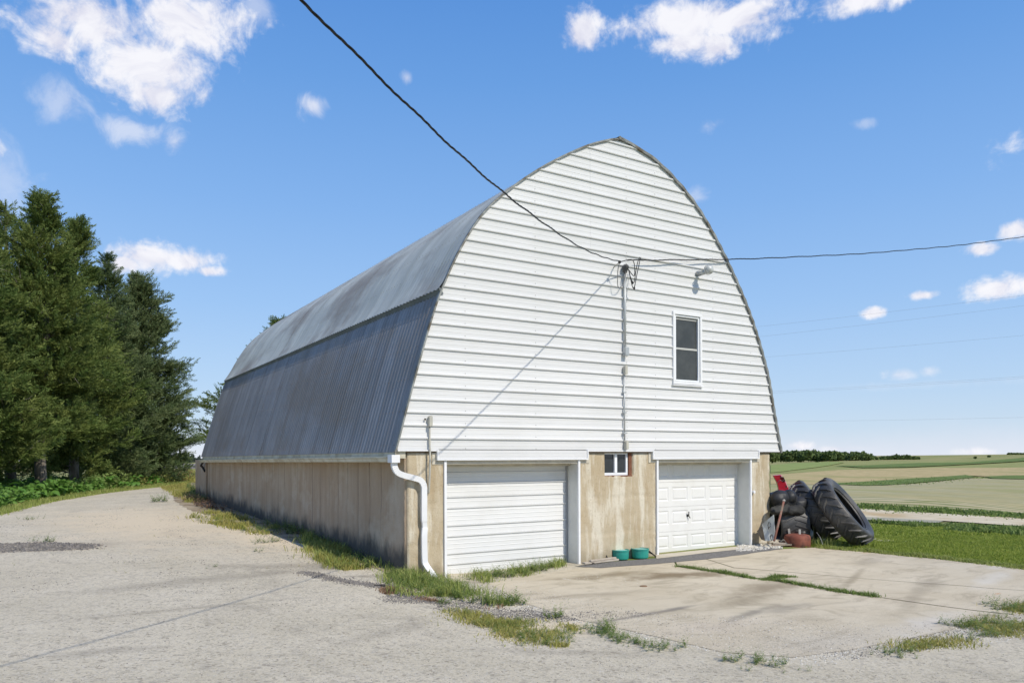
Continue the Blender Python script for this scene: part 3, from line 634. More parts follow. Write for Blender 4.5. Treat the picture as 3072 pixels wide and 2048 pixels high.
# gutter
def gz(y): return -.115-.035*y/18.4
gp = [(-.0, .0), (-.0, -.1), (-.05, -.115), (-.085, -.1), (-.10, -.05), (-.125, -.035), (-.125, -.012), (-.115, -.012), (-.115, -.03), (-.09, -.045), (-.078, -.09), (-.05, -.103), (-.01, -.092), (-.01, .0)]
gm = MB(); ys = np.linspace(.02, 18.45, 12); V = [(x-.035, y, gz(y)+z) for y in ys for x, z in gp]; n = len(gp)
gm.add(V, [(i*n+k, i*n+(k+1) % n, (i+1)*n+(k+1) % n, (i+1)*n+k) for i in range(len(ys)-1) for k in range(n)]+[tuple(range(n)), tuple((len(ys)-1)*n+k for k in range(n))[::-1]])
M_gut = mat('aged_white_gutter', (.62, .6, .5), (.5, .47, .36), 2.5, .55, spec=.35, c3=(.4, .35, .25), s3=3)
gm.build('gutter', M_gut, barn)
box('gutter_end_box', M_trim, barn, -.175, -.02, -.17, .018, -.235, -.1, .006)
box('fascia', M_gut, barn, -.02, .17, .03, 18.4, -.16, -.03)
# downspout with elbows, corrugated bends and a dent
dsp = spl([(-.09, -.08, -.22), (-.09, -.08, -.3), (-.03, -.07, -.40), (.1, -.06, -.455), (.28, -.055, -.50), (.41, -.055, -.545), (.475, -.055, -.64), (.485, -.05, -.8), (.485, -.045, -1.2), (.50, -.035, -1.38), (.485, -.045, -1.55), (.49, -.05, -1.95), (.51, -.07, -2.05), (.58, -.15, -2.19), (.62, -.22, -2.275)], 7)
rr = [1.0]*len(dsp)
for i in range(len(dsp)):
    if i < 42: rr[i] = 1.0+(.035 if i % 2 else -.035)
    if 58 < i < 64: rr[i] = .86
    if i > 78: rr[i] = 1.0+(.035 if i % 2 else -.035)
prof = [(-.05, -.034), (-.02, -.034), (-.016, -.028), (.016, -.028), (.02, -.034), (.05, -.034), (.05, .034), (-.05, .034)]
MB().tube(dsp, rr, prof=prof).build('downspout', M_trim, barn)
MB().tube(spl([(.0, 18.4, -.25), (-.02, 18.7, -.38), (.05, 18.9, -.42), (.1, 18.6, -.6)], 4), .04, 6).build('downspout', M_dark, barn)
# garage door one: ribbed steel
DY = .42
gd = barn
def door_skin(y, x0, x1, zs):
    out = []
    for a, c in zip(zs[:-1], zs[1:]):
        p = [(a, 0)]; 
        n = max(2, int((c-a)/.075))
        for k in range(1, n): z = a+(c-a)*k/n; p += [(z-.01, 0), (z-.005, -.004), (z+.004, -.004), (z+.01, 0)]
        p += [(c-.036, 0), (c-.024, -.022), (c-.006, -.024), (c-.002, .006)]
        out.append(p)
    return out
zsL = [-2.335, -2.128, -1.929, -1.605, -1.404, -1.076, -.87, -.62, -.42, -.2]
door = link('garage_door', None, parent=barn); door['label'] = 'left garage door clad in horizontal ribbed white panels'
M_door1 = mat('dusty_white_door', (.70, .705, .70), (.72, .725, .72), .9, .5, bump=.001, bscale=3, spec=.35, obvar=.03, c3=(.68, .68, .665), s3=1.5)
for k, p in enumerate(door_skin(DY, .95, 3.93, zsL)):
    siding('door_panel', [(.95, 3.90)], 0, parent=door, m=M_door1, y=DY, clip=False, prof=p)
MB().box(3.90, 3.93, DY-.02, DY+.03, -2.335, -.2).build('door_edge', mat('door_edge_grey', (.4, .4, .4), None, 5, .7), door)
# door two: raised panels
door2 = link('garage_door', None, parent=barn); door2['label'] = 'right garage door with rows of raised square panels and a handle'
M_door2 = mat('white_panelled_door', (.72, .72, .70), (.75, .75, .735), 1.2, .45, spec=.35, c3=(.70, .695, .67), s3=2)
secs = [(-2.30, -1.835), (-1.83, -1.275), (-1.27, -.72), (-.715, -.17)]
pz = [(-2.218, -1.90), (-1.66, -1.35), (-1.144, -.83), (-.56, -.25)]; pz = [(-2.2, -1.915), (-1.67, -1.36), (-1.14, -.83), (-.6, -.28)]
px = [(5.78, 6.24), (6.33, 6.77), (6.87, 7.36), (7.46, 7.94), (8.04, 8.51), (8.61, 9.00)]
for (a, c), (p0, p1) in zip(secs, pz):
    mbq = MB(); X0, X1 = 6.02, 9.06
    # frame around recessed panels
    xsn = [X0]; cuts = [(max(u, X0), v) for u, v in px if v > X0+.05]
    mbq.add([(X0, DY, a), (X1, DY, a), (X1, DY, p0), (X0, DY, p0)], [(0, 1, 2, 3)]); mbq.add([(X0, DY, p1), (X1, DY, p1), (X1, DY, c), (X0, DY, c)], [(0, 1, 2, 3)])
    prev = X0
    for u, v in cuts:
        if u > prev: mbq.add([(prev, DY, p0), (u, DY, p0), (u, DY, p1), (prev, DY, p1)], [(0, 1, 2, 3)])
        for d0, d1, s0, s1 in ((0, .012, 0, .02), (.012, .012, .02, .035), (.012, .001, .035, .06)):
            o = [(u+s0, DY+d0, p0+s0), (v-s0, DY+d0, p0+s0), (v-s0, DY+d0, p1-s0), (u+s0, DY+d0, p1-s0)]; i = [(u+s1, DY+d1, p0+s1), (v-s1, DY+d1, p0+s1), (v-s1, DY+d1, p1-s1), (u+s1, DY+d1, p1-s1)]
            mbq.add(o+i, [(0, 1, 5, 4), (1, 2, 6, 5), (2, 3, 7, 6), (3, 0, 4, 7)])
        mbq.add(i, [(0, 1, 2, 3)]); prev = v
    if prev < X1: mbq.add([(prev, DY, p0), (X1, DY, p0), (X1, DY, p1), (prev, DY, p1)], [(0, 1, 2, 3)])
    mbq.add([(X0, DY, a), (X1, DY, a), (X1, DY+.04, a), (X0, DY+.04, a)], [(3, 2, 1, 0)]); mbq.add([(X0, DY, c), (X1, DY, c), (X1, DY+.01, c+.002), (X0, DY+.01, c+.002)], [(0, 1, 2, 3)])
    mbq.build('door_section', M_door2, door2)
hm = MB(); hm.lathe([(.0001, -.02), (.03, -.02), (.03, .0), (.0001, .0)], 12, Matrix.Translation((7.36, DY-.002, -1.49))@Matrix.Rotation(pi/2, 4, 'X')); hm.tube([(7.36, DY-.03, -1.49), (7.345, DY-.05, -1.44), (7.35, DY-.045, -1.40)], .012, 6); hm.tube([(7.36, DY-.03, -1.49), (7.385, DY-.05, -1.55)], .012, 6)
hm.build('handle', mat('dark_handle', (.04, .04, .04), (.1, .1, .1), 9, .4, .5), door2)
box('weather_strip', mat('black_rubber', (.02, .02, .02), None, 5, .8), door2, 6.02, 9.05, DY-.004, DY+.04, -2.335, -2.302)
# door frames: outer casing + jamb linings + head lining
for (a, c) in ((.92, 3.97), (6.04, 9.03)):
    box('door_casing', M_trim, barn, a-.005, a+.045, .0, DY-.02, -2.36, -.205, .004)
    box('door_casing', M_trim, barn, c-.045, c+.005, .0, .05, -2.36, -.205, .004)
    box('door_jamb', mat('jamb_paint', (.72, .72, .69), (.66, .66, .63), 3, .6), barn, c-.025, c+.004, .052, DY+.1, -2.36, -.205)
    box('door_head', M_beam, barn, a+.05, c-.05, .28, DY+.06, -.32, -.275)
# basement window
bw = link('window', None, parent=barn); bw['label'] = 'small white sliding window high in the concrete between the doors'
M_vinyl = mat('white_vinyl', (.8, .82, .84), None, 3, .35, spec=.4)
M_glass = mat('dark_glass', (.03, .035, .045), (.045, .05, .06), 2, .06, spec=.6)
y0 = .13
for args in ((4.64, 5.30, y0-.03, y0+.04, -.53, -.475), (4.64, 5.30, y0-.03, y0+.04, -.09, -.045), (4.64, 4.665, y0-.03, y0+.04, -.474, -.091), (5.25, 5.30, y0-.03, y0+.04, -.474, -.091), (4.94, 5.01, y0-.035, y0+.035, -.474, -.091)): box('window_frame', M_vinyl, bw, *args, bevel=.004)
for a, c in ((4.665, 4.94), (5.01, 5.25)): box('pane', M_glass, bw, a, c, y0+.005, y0+.012, -.474, -.091)
M_redwood = mat('red_brown_timber', (.14, .055, .03), (.22, .1, .06), 9, .8, bump=.004)
box('window_jamb', M_redwood, barn, 5.302, 5.385, .07, .3, -.54, -.06); box('window_sill', M_redwood, barn, 4.632, 5.38, .045, .3, -.555, -.532)
# upper window
uw = link('window', None, parent=barn); uw['label'] = 'tall double hung window with white frame in the gable siding'
def frame(x0, x1, z0, z1, w, ya, yb, m, nm, par): 
    box(nm, m, par, x0, x1, ya, yb, z0, z0+w, .004); box(nm, m, par, x0, x1, ya, yb, z1-w, z1, .004); box(nm, m, par, x0, x0+w, ya+.001, yb, z0+w, z1-w, .004); box(nm, m, par, x1-w, x1, ya+.001, yb, z0+w, z1-w, .004)
frame(6.49, 7.37, 1.45, 3.04, .06, -.045, .02, M_trim, 'window_casing', uw)
frame(6.558, 7.302, 1.518, 2.972, .035, -.02, .03, M_vinyl, 'window_frame', uw)
box('sash_rail', mat('sash_grey', (.5, .5, .47), None, 4, .5), uw, 6.594, 7.266, .012, .035, 2.22, 2.262, .003)
M_glass2 = mat('dusty_dark_glass', (.045, .048, .045), (.075, .078, .072), 1.5, .25, spec=.5)
box('pane', M_glass2, uw, 6.594, 7.266, .03, .036, 2.263, 2.936); box('pane', M_glass2, uw, 6.594, 7.266, .022, .028, 1.554, 2.219)
box('blind_rail', mat('pale_blind', (.4, .4, .38), None, 4, .7), uw, 6.62, 7.25, .0165, .027, 2.88, 2.93)
box('window_sill', M_trim, uw, 6.47, 7.39, -.06, .01, 1.415, 1.438, .004)
# service mast, conduits
M_cond = mat('grey_conduit', (.42, .44, .44), (.52, .54, .54), 5, .45, metal=.4)
MB().tube([(5.10, -.06, 3.75), (5.10, -.06, 2.12)], .026, 10).build('service_mast', M_cond, barn, smooth=True)
wh = MB(); wh.sphere((5.10, -.09, 3.80), .065, 10, 6, (1, 1.3, 1)); wh.tube([(5.10, -.06, 3.7), (5.10, -.13, 3.83)], .05, 8); wh.build('weatherhead', mat('weatherhead_black', (.05, .05, .05), (.12, .12, .12), 8, .6), barn, smooth=True)
box('junction_box', M_cond, barn, 5.07, 5.17, -.12, -.02, 1.96, 2.14, .01)
M_beige = mat('beige_conduit_body', (.5, .48, .4), (.42, .41, .36), 6, .6)
for (x, z) in ((5.10, 1.66), (5.12, .1), (.60, .5)):
    q = MB(); q.prism([(x-.03, z-.1), (x+.035, z-.08), (x+.035, z+.08), (x+.01, z+.1), (x-.03, z+.07)], -.11, -.022); q.build('conduit_body', M_beige, barn, bevel=.006)
MB().tube([(5.09, -.045, 1.58), (5.095, -.045, .2)], .016, 8).build('conduit', M_cond, barn, smooth=True)
for z in (1.2, .78, .35): box('conduit_strap', M_cond, barn, 5.05, 5.14, -.064, -.02, z-.012, z+.012)
MB().tube(spl([(.60, -.05, .42), (.60, -.05, .06), (.605, -.055, .0), (.60, -.06, -.3), (.60, -.015, -.7), (.6, .01, -.78)], 4), .018, 8).build('conduit', M_beige, barn, smooth=True)
MB().lathe([(.0001, 0), (.018, 0), (.018, .01)], 10, Matrix.Translation((.52, -.03, .53))@Matrix.Rotation(pi/2, 4, 'X')).build('screw_hole', M_dark, barn)
# wall insulator + drip loops
AN = onY(1859, 786, -.31); AN = tuple(AN)
MB().tube([(AN[0]+.1, .0, AN[2]-.03), AN], .012, 6).build('wire_bracket', M_galv, barn)
q = MB(); q.sphere(AN, .033, 8, 6); q.build('insulator', mat('black_insulator', (.03, .03, .03), None, 4, .5), barn, smooth=True)
M_wire = mat('black_cable', (.018, .018, .02), None, 4, .5); M_wire2 = mat('grey_cable', (.2, .2, .2), None, 4, .5)
for k, P in enumerate([[AN, (5.12, -.3, 3.9), (5.2, -.25, 3.6), (5.14, -.14, 3.75)], [(5.3, -.3, 3.99), (5.24, -.28, 3.8), (5.2, -.22, 3.45), (5.13, -.13, 3.78)], [(5.33, -.3, 3.99), (5.28, -.26, 3.7), (5.22, -.2, 3.35), (5.16, -.14, 3.7)],
                       [AN, (4.8, -.2, 3.65), (4.85, -.15, 3.35), (5.02, -.12, 3.45), (5.1, -.12, 3.78)]]):
    MB().tube(spl(P, 6), .009, 5).build('drip_loop', M_wire if k < 3 else M_wire2, barn)
q = MB(); q.sphere((5.19, -.2, 3.47), .022, 6, 5, (1, 1, 1.7)); q.sphere((5.24, -.2, 3.36), .022, 6, 5, (1, 1, 1.7)); q.build('wire_splice', M_wire, barn)
# wall lamp
L0 = Vector((7.25, 0, 3.95)); 
sl_ = link('security_lamp', None, parent=barn); sl_['label'] = 'round grey yard lamp on a short arm above the window'
q = MB(); q.lathe([(.0001, .0), (.055, .0), (.055, .06), (.03, .08)], 14, Matrix.Translation(L0+Vector((0, -.02, 0)))@Matrix.Rotation(pi/2, 4, 'X')); q.build('lamp_base', M_galv, sl_, smooth=True)
MB().tube([L0+Vector((0, -.05, -.02)), L0+Vector((.01, -.3, .0))], [.05, .055], 12).build('lamp_arm', M_galv, sl_, smooth=True)
q = MB(); q.sphere(L0+Vector((.02, -.36, .02)), .10, 16, 10, (1, .8, 1)); q.build('lamp_globe', mat('frosted_globe', (.62, .64, .62), (.35, .36, .35), 14, .25, spec=.5), sl_, smooth=True)
q = MB(); q.lathe([(.103, -.02), (.108, .0), (.103, .02)], 20, Matrix.Translation(L0+Vector((.015, -.32, .02)))@Matrix.Rotation(pi/2, 4, 'X')); q.build('lamp_ring', M_galv, sl_)

# ------------------------------------------------------------------ wires
def wirepath(A, azd, pts, tend, sag=None):
    w = np.array([math.cos(math.radians(azd)), math.sin(math.radians(azd))]); T = []; Zs = []
    for p in pts:
        d = ray(p[0]*K, p[1]*K); l, t = np.linalg.solve(np.array([[d[0], -w[0]], [d[1], -w[1]]]), (A-CAM)[:2]); T.append(t); Zs.append(CAM[2]+d[2]*l)
    T = np.array(T); Zs = np.array(Zs); c = np.linalg.lstsq(np.c_[T, T**2], Zs-A[2], rcond=None)[0]
    t = np.linspace(0, tend, int(tend/.035)); return np.c_[A[0]+w[0]*t, A[1]+w[1]*t, A[2]+c[0]*t+c[1]*t*t]
def twisted(name, P, r, label, group):
    P = P+np.c_[np.zeros(len(P)), np.zeros(len(P)), .006*np.sin(np.arange(len(P))*.21)+.004*np.sin(np.arange(len(P))*.047)]
    mbw = MB(); T = P[-1]-P[0]; T /= np.linalg.norm(T); a = np.cross(T, [0, 0, 1]); a /= np.linalg.norm(a); c = np.cross(a, T); ph = np.arange(len(P))*.035*2*pi/.42
    for k in range(3):
        o = (k*2*pi/3)+ph; Q = P+(a[None]*np.cos(o)[:, None]+c[None]*np.sin(o)[:, None])*r; mbw.tube(Q, r*.8, 5)
    return tag(mbw.build(name, M_wire), label, 'cable', group)
twisted('power_cable', wirepath(onY(1859, 784, -.31), 220.5, [(1329, 566), (1241, 508), (1162, 442.5), (905, 215), (785, 90), (690, 0)], 19), .0062, 'twisted black cable running up across the sky from the barn gable', None)
A2 = onY(1880, 781, -.11); twisted('power_cable', wirepath(A2, .4, [(1660, 598), (1800, 594), (2000, 580), (2200, 560), (2352, 545)], 34), .0075, 'twisted black cable running off to the right from the gable', None)
M_far = mat('far_wire', (.3, .34, .38), None, 1, .6)
for k, (a, c, lab) in enumerate([((2296, 975), (2776, 917.5), 'faintest thin power line, highest in the sky at right'), ((2271, 1007), (3072, 914), 'thin power line second from the top in the right sky'), ((2290, 1068), (3072, 1003), 'thin power line third from the top in the right sky'),
                                 ((2313, 1171), (3072, 1126), 'upper line of the close pair low in the right sky'), ((2313, 1176), (3072, 1131.5), 'lower line of the close pair low in the right sky'), ((2331, 1261), (3072, 1249), 'lowest thin power line just above the right horizon')]):
    D = 120+k*6; P0 = CAM+ray(a[0]-(c[0]-a[0])*.3, a[1]-(c[1]-a[1])*.3)*D*1.1; P1 = CAM+ray(c[0]+(c[0]-a[0])*.3, c[1]+(c[1]-a[1])*.3)*D
    if k == 0: P1 = CAM+ray(3400, 842)*D
    pts = [P0+(P1-P0)*t-np.array([0, 0, 1.])*(1-(2*t-1)**2)*.25 for t in np.linspace(0, 1, 24)]
    tag(MB().tube(pts, .010, 4).build('power_line', M_far), lab, 'power line', 'thin power lines across the right sky')

# ------------------------------------------------------------------ foliage helpers
def rotmats(n, out=None, tiltj=.5):
    """random frames; x axis roughly along 'out'"""
    if out is None: out = RNG.normal(size=(n, 3))
    x = out+RNG.normal(size=(n, 3))*tiltj; x /= np.linalg.norm(x, axis=1)[:, None]
    r = RNG.normal(size=(n, 3)); y = np.cross(r, x); y /= np.linalg.norm(y, axis=1)[:, None]; z = np.cross(x, y)
    return np.stack([x, y, z], 2)
def leaf_mat(name, c1, c2, tint, scale=.6, trans=.25, rough=.6, c3=None): return mat(name, c1, c2, scale, rough, spec=.25, trans=trans, tint=tint, c3=c3, s3=.25)
def spray_template(nt=20, w=.072, L=.38, seed=1):
    rg = np.random.default_rng(seed); V = []; F = []
    for i in range(nt):
        t = .08+.9*i/nt; sgn = 1 if i % 2 else -1; a = rg.uniform(.35, .95)*sgn; up = rg.uniform(-.45, .6); l = L*(1.1-.55*t)*rg.uniform(.7, 1.25)
        base = np.array([t, 0, .06*math.sin(t*3)]); d = np.array([math.cos(a), math.sin(a), up]); d /= np.linalg.norm(d)
        n = np.cross(d, rg.normal(size=3)); n /= np.linalg.norm(n); k = len(V)
        V += [base-n*w*.25, base+d*l*.5+n*w*.5, base+d*l, base+d*l*.45-n*w*.5]; F.append((k, k+1, k+2, k+3))
    k = len(V); V += [np.array([0, -.015, 0]), np.array([1, 0, .05]), np.array([0, .015, 0]), np.array([0, 0, .02])]; F.append((k, k+1, k+2, k+3))
    return np.array(V), np.array(F)
TEMPL = [spray_template(seed=i) for i in range(4)]
def place_templates(P, Rm, sc, templ=TEMPL):
    Vs, Fs = [], []; off = 0; owner = []
    idx = RNG.integers(0, len(templ), len(P))
    for k, (tv, tf) in enumerate(templ):
        s = np.where(idx == k)[0]
        if not len(s): continue
        V = np.einsum('nij,vj->nvi', Rm[s], tv)*np.asarray(sc)[s][:, None, None]+P[s][:, None]
        F = tf[None]+(np.arange(len(s))*len(tv))[:, None, None]+off; off += len(s)*len(tv)
        Vs.append(V.reshape(-1, 3)); Fs.append(F.reshape(-1, tf.shape[1])); owner.append(np.repeat(s, len(tf)))
    return np.concatenate(Vs), np.concatenate(Fs), np.concatenate(owner)
M_cedar = leaf_mat('cedar_foliage', (.07, .115, .026), (.11, .165, .038), (.22, .26, .07), .35, .26, .65)
M_cedar2 = leaf_mat('blue_cedar_foliage', (.07, .11, .038), (.11, .16, .06), (.21, .25, .11), .35, .26, .65)
M_bark = mat('grey_cedar_bark', (.16, .135, .11), (.26, .23, .19), 5, .95, bump=.02, bscale=14, stretch=(3, 3, .5))
M_twig = mat('dead_twig', (.2, .17, .14), (.3, .27, .23), 5, .95)
def cedar(px, py_base, py_top, depth, rmax, label, m=None, base_h=.5, seed=0, nbr=330, dens=15, lean=(0, 0), group='row of tall cedars beside the driveway', point=.92, sprsz=.62):
    global RNG
    keep = RNG; RNG = np.random.default_rng(100+seed)
    q = pd(px, py_base, depth); x0, y0 = q[0], q[1]; z0 = h1(x0, y0)-.05
    d = ray(px*K, py_top*K); top = CAM[2]+d[2]*np.hypot(x0-CAM[0], y0-CAM[1])/math.hypot(d[0], d[1]); Ht = top-z0
    t_ = empty('cedar_tree', label, 'tree', group, (x0, y0, z0))
    axis = lambda h: np.array([lean[0]*h/Ht+.12*math.sin(h*.7+seed), lean[1]*h/Ht+.1*math.cos(h*.6+seed), h])
    MB().tube([axis(h) for h in np.linspace(0, Ht*.97, 12)], [max(.02, .24*(1-h/Ht)**.8+.02) for h in np.linspace(0, Ht*.97, 12)], 9).build('trunk', M_bark, t_, smooth=True)
    P = []; O = []; SCL = []; limb = MB(); tips = []
    lobes_ = RNG.uniform(.72, 1.12, (9, 14))
    nbr = int(nbr*.55)
    for i in range(nbr):
        u = (i+.5)/nbr; h = base_h+(Ht-base_h-.15)*u**.9; tt = (h-base_h)/(Ht-base_h)
        R = rmax*((1-tt)**point)*(.72+.28*min(1, tt/.22)); a = RNG.uniform(0, 2*pi)
        lb = lobes_[int(a/(2*pi)*9) % 9, int(tt*14) % 14]; L = R*lb*RNG.uniform(.68, 1.15)+.12
        up0 = RNG.uniform(.05, .4)+.7*tt; n = max(3, int(L*dens/2.2)+2); ax = axis(h); pts = []
        for k in range(n):
            s = (k+.6)/n; r = L*s; pz = r*math.tan(min(up0, 1.2))*.45+L*.22*s*s-.12*L*s
            aa = a+.12*math.sin(s*3+i); p = ax+np.array([math.cos(aa)*r, math.sin(aa)*r, pz]); pts.append(p)
            if s < .22 and tt < .85: continue
            m_ = 2+int(RNG.random() < .8)+int(RNG.random() < .6*(1-tt))
            for _ in range(m_):
                side = RNG.normal(size=3)*np.array([.26, .26, .075])*(.35+L*.32*(1-abs(s-.55)))
                P.append(p+side); O.append([math.cos(aa)+side[0]*1.2, math.sin(aa)+side[1]*1.2, .45+.5*tt]); SCL.append(RNG.uniform(.5, 1.25)*sprsz*(1-.2*tt))
        if i % 3 == 0 and L > .8: limb.tube([ax]+pts[::2][:5], [.045*(1-.17*k) for k in range(1+len(pts[::2][:5]))], 4)
    P = np.array(P); kp = vnoise(P, 1.15, seed+50) > -.3; kp |= RNG.random(len(P)) < .15
    P = list(P[kp]); O = [o for o, k in zip(O, kp) if k]; SCL = [o for o, k in zip(SCL, kp) if k]
    # leader
    for k in range(10): P.append(axis(Ht-.08*k-.1)); O.append([RNG.normal()*.4, RNG.normal()*.4, 1.2]); SCL.append(.4)
    P = np.array(P); O = np.array(O); SCL = np.array(SCL)
    V, F, ow = place_templates(P, rotmats(len(P), O, .45), SCL); tone = np.clip(.35+.45*vnoise(P, .9, seed)+RNG.normal(0, .22, len(P)), 0, 1)
    o = link('crown', fmesh('crown', V, [F], tint=tone[ow]), m or M_cedar, t_); 
    limb.build('limb', M_bark, t_)
    # bare grey twigs showing in the crown
    tw = MB(); sel = RNG.choice(len(P), min(260, len(P)//12), replace=False)
    for k in sel:
        p = P[k]; o_ = O[k]/np.linalg.norm(O[k]); e = p+o_*.45+RNG.normal(size=3)*.12; c = RNG.normal(size=3); c = np.cross(c, o_); c /= np.linalg.norm(c)
        tw.add([p-c*.012, e, p+c*.012], [(0, 1, 2)]); e2 = p+o_*.25+RNG.normal(size=3)*.2; tw.add([p+o_*.1-c*.01, e2, p+o_*.1+c*.01], [(0, 1, 2)])
    tw.build('bare_twig', M_twig, t_)['kind'] = 'stuff'
    RNG = keep; return t_
cedar(-75, 1150, 462, 31, 3.7, 'cedar tree cut by the left edge of the picture', seed=1, nbr=420, dens=20)
cedar(22, 1150, 474, 36, 2.4, 'slim cedar with a pointed top between the leftmost cedar and the tallest one', seed=2, nbr=260, dens=17)
cedar(97, 1138, 448, 35, 3.3, 'tallest cedar with a bare grey trunk near the driveway edge', seed=3, nbr=470, dens=20, base_h=2.6, lean=(.15, 0))
cedar(176, 1130, 506, 41, 3.3, 'bushy cedar just right of the tallest cedar', seed=4, nbr=520, dens=20, base_h=.7)
cedar(245, 1124, 590, 46, 3.5, 'middle cedar of the row with a rounded top', seed=5, nbr=520, dens=20, base_h=.5, m=M_cedar2)
cedar(326, 1120, 634, 50, 3.7, 'rightmost cedar of the row beside the driveway, bluish green', seed=6, nbr=640, dens=21, base_h=.5, m=M_cedar2, point=.7)
cedar(646, 1105, 738, 62, 6.9, 'dark cedar hidden behind the far end of the barn roof', seed=7, nbr=480, dens=14, base_h=.8, group=None, point=1.0, sprsz=.8)
# ---------------- far woods
M_wood = leaf_mat('far_broadleaf', (.07, .12, .035), (.1, .15, .045), (.17, .22, .075), .03, .15, .8)
def wood(name, spots, m, label, leaf=1.3, n=420, needle=False):
    P = []; SC = []
    for (px, py, depth, wpx, hpx) in spots:
        q = pd(px, py, depth); w = wpx*K/CF*depth; h = hpx*K/CF*depth; z = h1(q[0], q[1])-1.0
        z = max(z, q[2]-h*.3) if False else q[2]-.5
        d = RNG.normal(size=(n, 3)); d /= np.linalg.norm(d, axis=1)[:, None]; r = RNG.uniform(.35, 1.05, n)**.5
        if needle:
            t = RNG.uniform(0, 1, n); a = RNG.uniform(0, 2*pi, n); rr_ = w*.5*(1-t)*RNG.uniform(.3, 1, n); pt = np.c_[rr_*np.cos(a), rr_*np.sin(a), t*h]
        else:
            l = 1+.22*vnoise(d+px, 3.1, int(px) % 50); pt = d*(r*l)[:, None]*np.array([w*.55, w*.55, h*.42]); pt[:, 2] += h*.55
        P.append(pt+np.array([q[0], q[1], z])); SC.append(np.full(n, leaf)*RNG.uniform(.6, 1.3, n))
    P = np.concatenate(P); SC = np.concatenate(SC); tv = np.array([(-.5, -.3, 0), (.4, -.5, .1), (.6, .3, 0), (-.3, .5, .15)]); V, F, ow = place_templates(P, rotmats(len(P), None, 0), SC, [(tv, np.array([(0, 1, 2, 3)]))])
    o = link(name, fmesh(name, V, [F], tint=np.clip(.4+RNG.normal(0, .3, len(P)), 0, 1)[ow]), m); o['kind'] = 'stuff'; o['label'] = label; return o
sp = []
for x in np.arange(1700, 1992, 8.5):
    t = (x-1760)/230; top = 28-10*max(0, t)**1.6+RNG.uniform(-7, 5)*(1-.4*max(t, 0)); sp.append((x, 1061-4*max(t, 0)+RNG.uniform(-1, 1), 560+RNG.uniform(-20, 60), 21+RNG.uniform(-4, 7), top))
wood('distant_wood', sp, M_wood, 'dark broadleaf wood on the skyline right of the barn', 1.6, 480)
wood('distant_wood', [(x, 1058+RNG.uniform(-1, 0), 600, 13+RNG.uniform(-2, 5), 8+6*math.exp(-((x-2068)/22)**2)+RNG.uniform(-1, 3)) for x in np.arange(2000, 2106, 6.5) if not 2018 < x < 2026], M_wood, 'small dark copse on the skyline right of the long wood', 1.4, 260)
wood('hedge_clump', [(x, 1043.5, 900, 8, 4+RNG.uniform(0, 2)) for x in np.arange(2318, 2420, 5)], M_wood, 'dark clump of bushes on the far right ridge', 1.2, 90)
for x, y, w in ((1877, 1063.5, 7), (1937, 1047, 4), (2272, 1048, 6), (2240, 1051, 5)):
    o = wood('bush', [(x, y, 470, w, w*.8)], M_wood, 'x', .8, 70); del o['kind']; tag(o, {1877: 'lone round bush at the foot of the long far wood', 1937: 'tiny bush just left of the middle of the far ridge', 2272: 'tiny dark bush near the right end of the far slope', 2240: 'smaller bush left of the last bush on the far slope'}[x], 'bush')
M_pine = leaf_mat('far_pine', (.07, .095, .085), (.09, .12, .1), (.11, .14, .12), .03, .1, .8)
wood('distant_wood', [(x, 1060.5, 820, 5+RNG.uniform(0, 3), 15+RNG.uniform(-3, 5)-(4 if x > 445 else 0)) for x in np.arange(380, 520, 3.6)], M_pine, 'bluish row of pines on the horizon left of the barn', 1.3, 120, True)
pole = pd(415, 1060, 420); t_ = empty('utility_pole', 'thin utility pole standing far off between the cedars and the barn', 'pole', None, (pole[0], pole[1], pole[2]-.3)); MB().tube([(0, 0, 0), (0, 0, 11)], .22, 6).build('pole', M_twig, t_); MB().box(-1.2, 1.2, -.1, .1, 10.2, 10.45).build('crossarm', M_twig, t_)

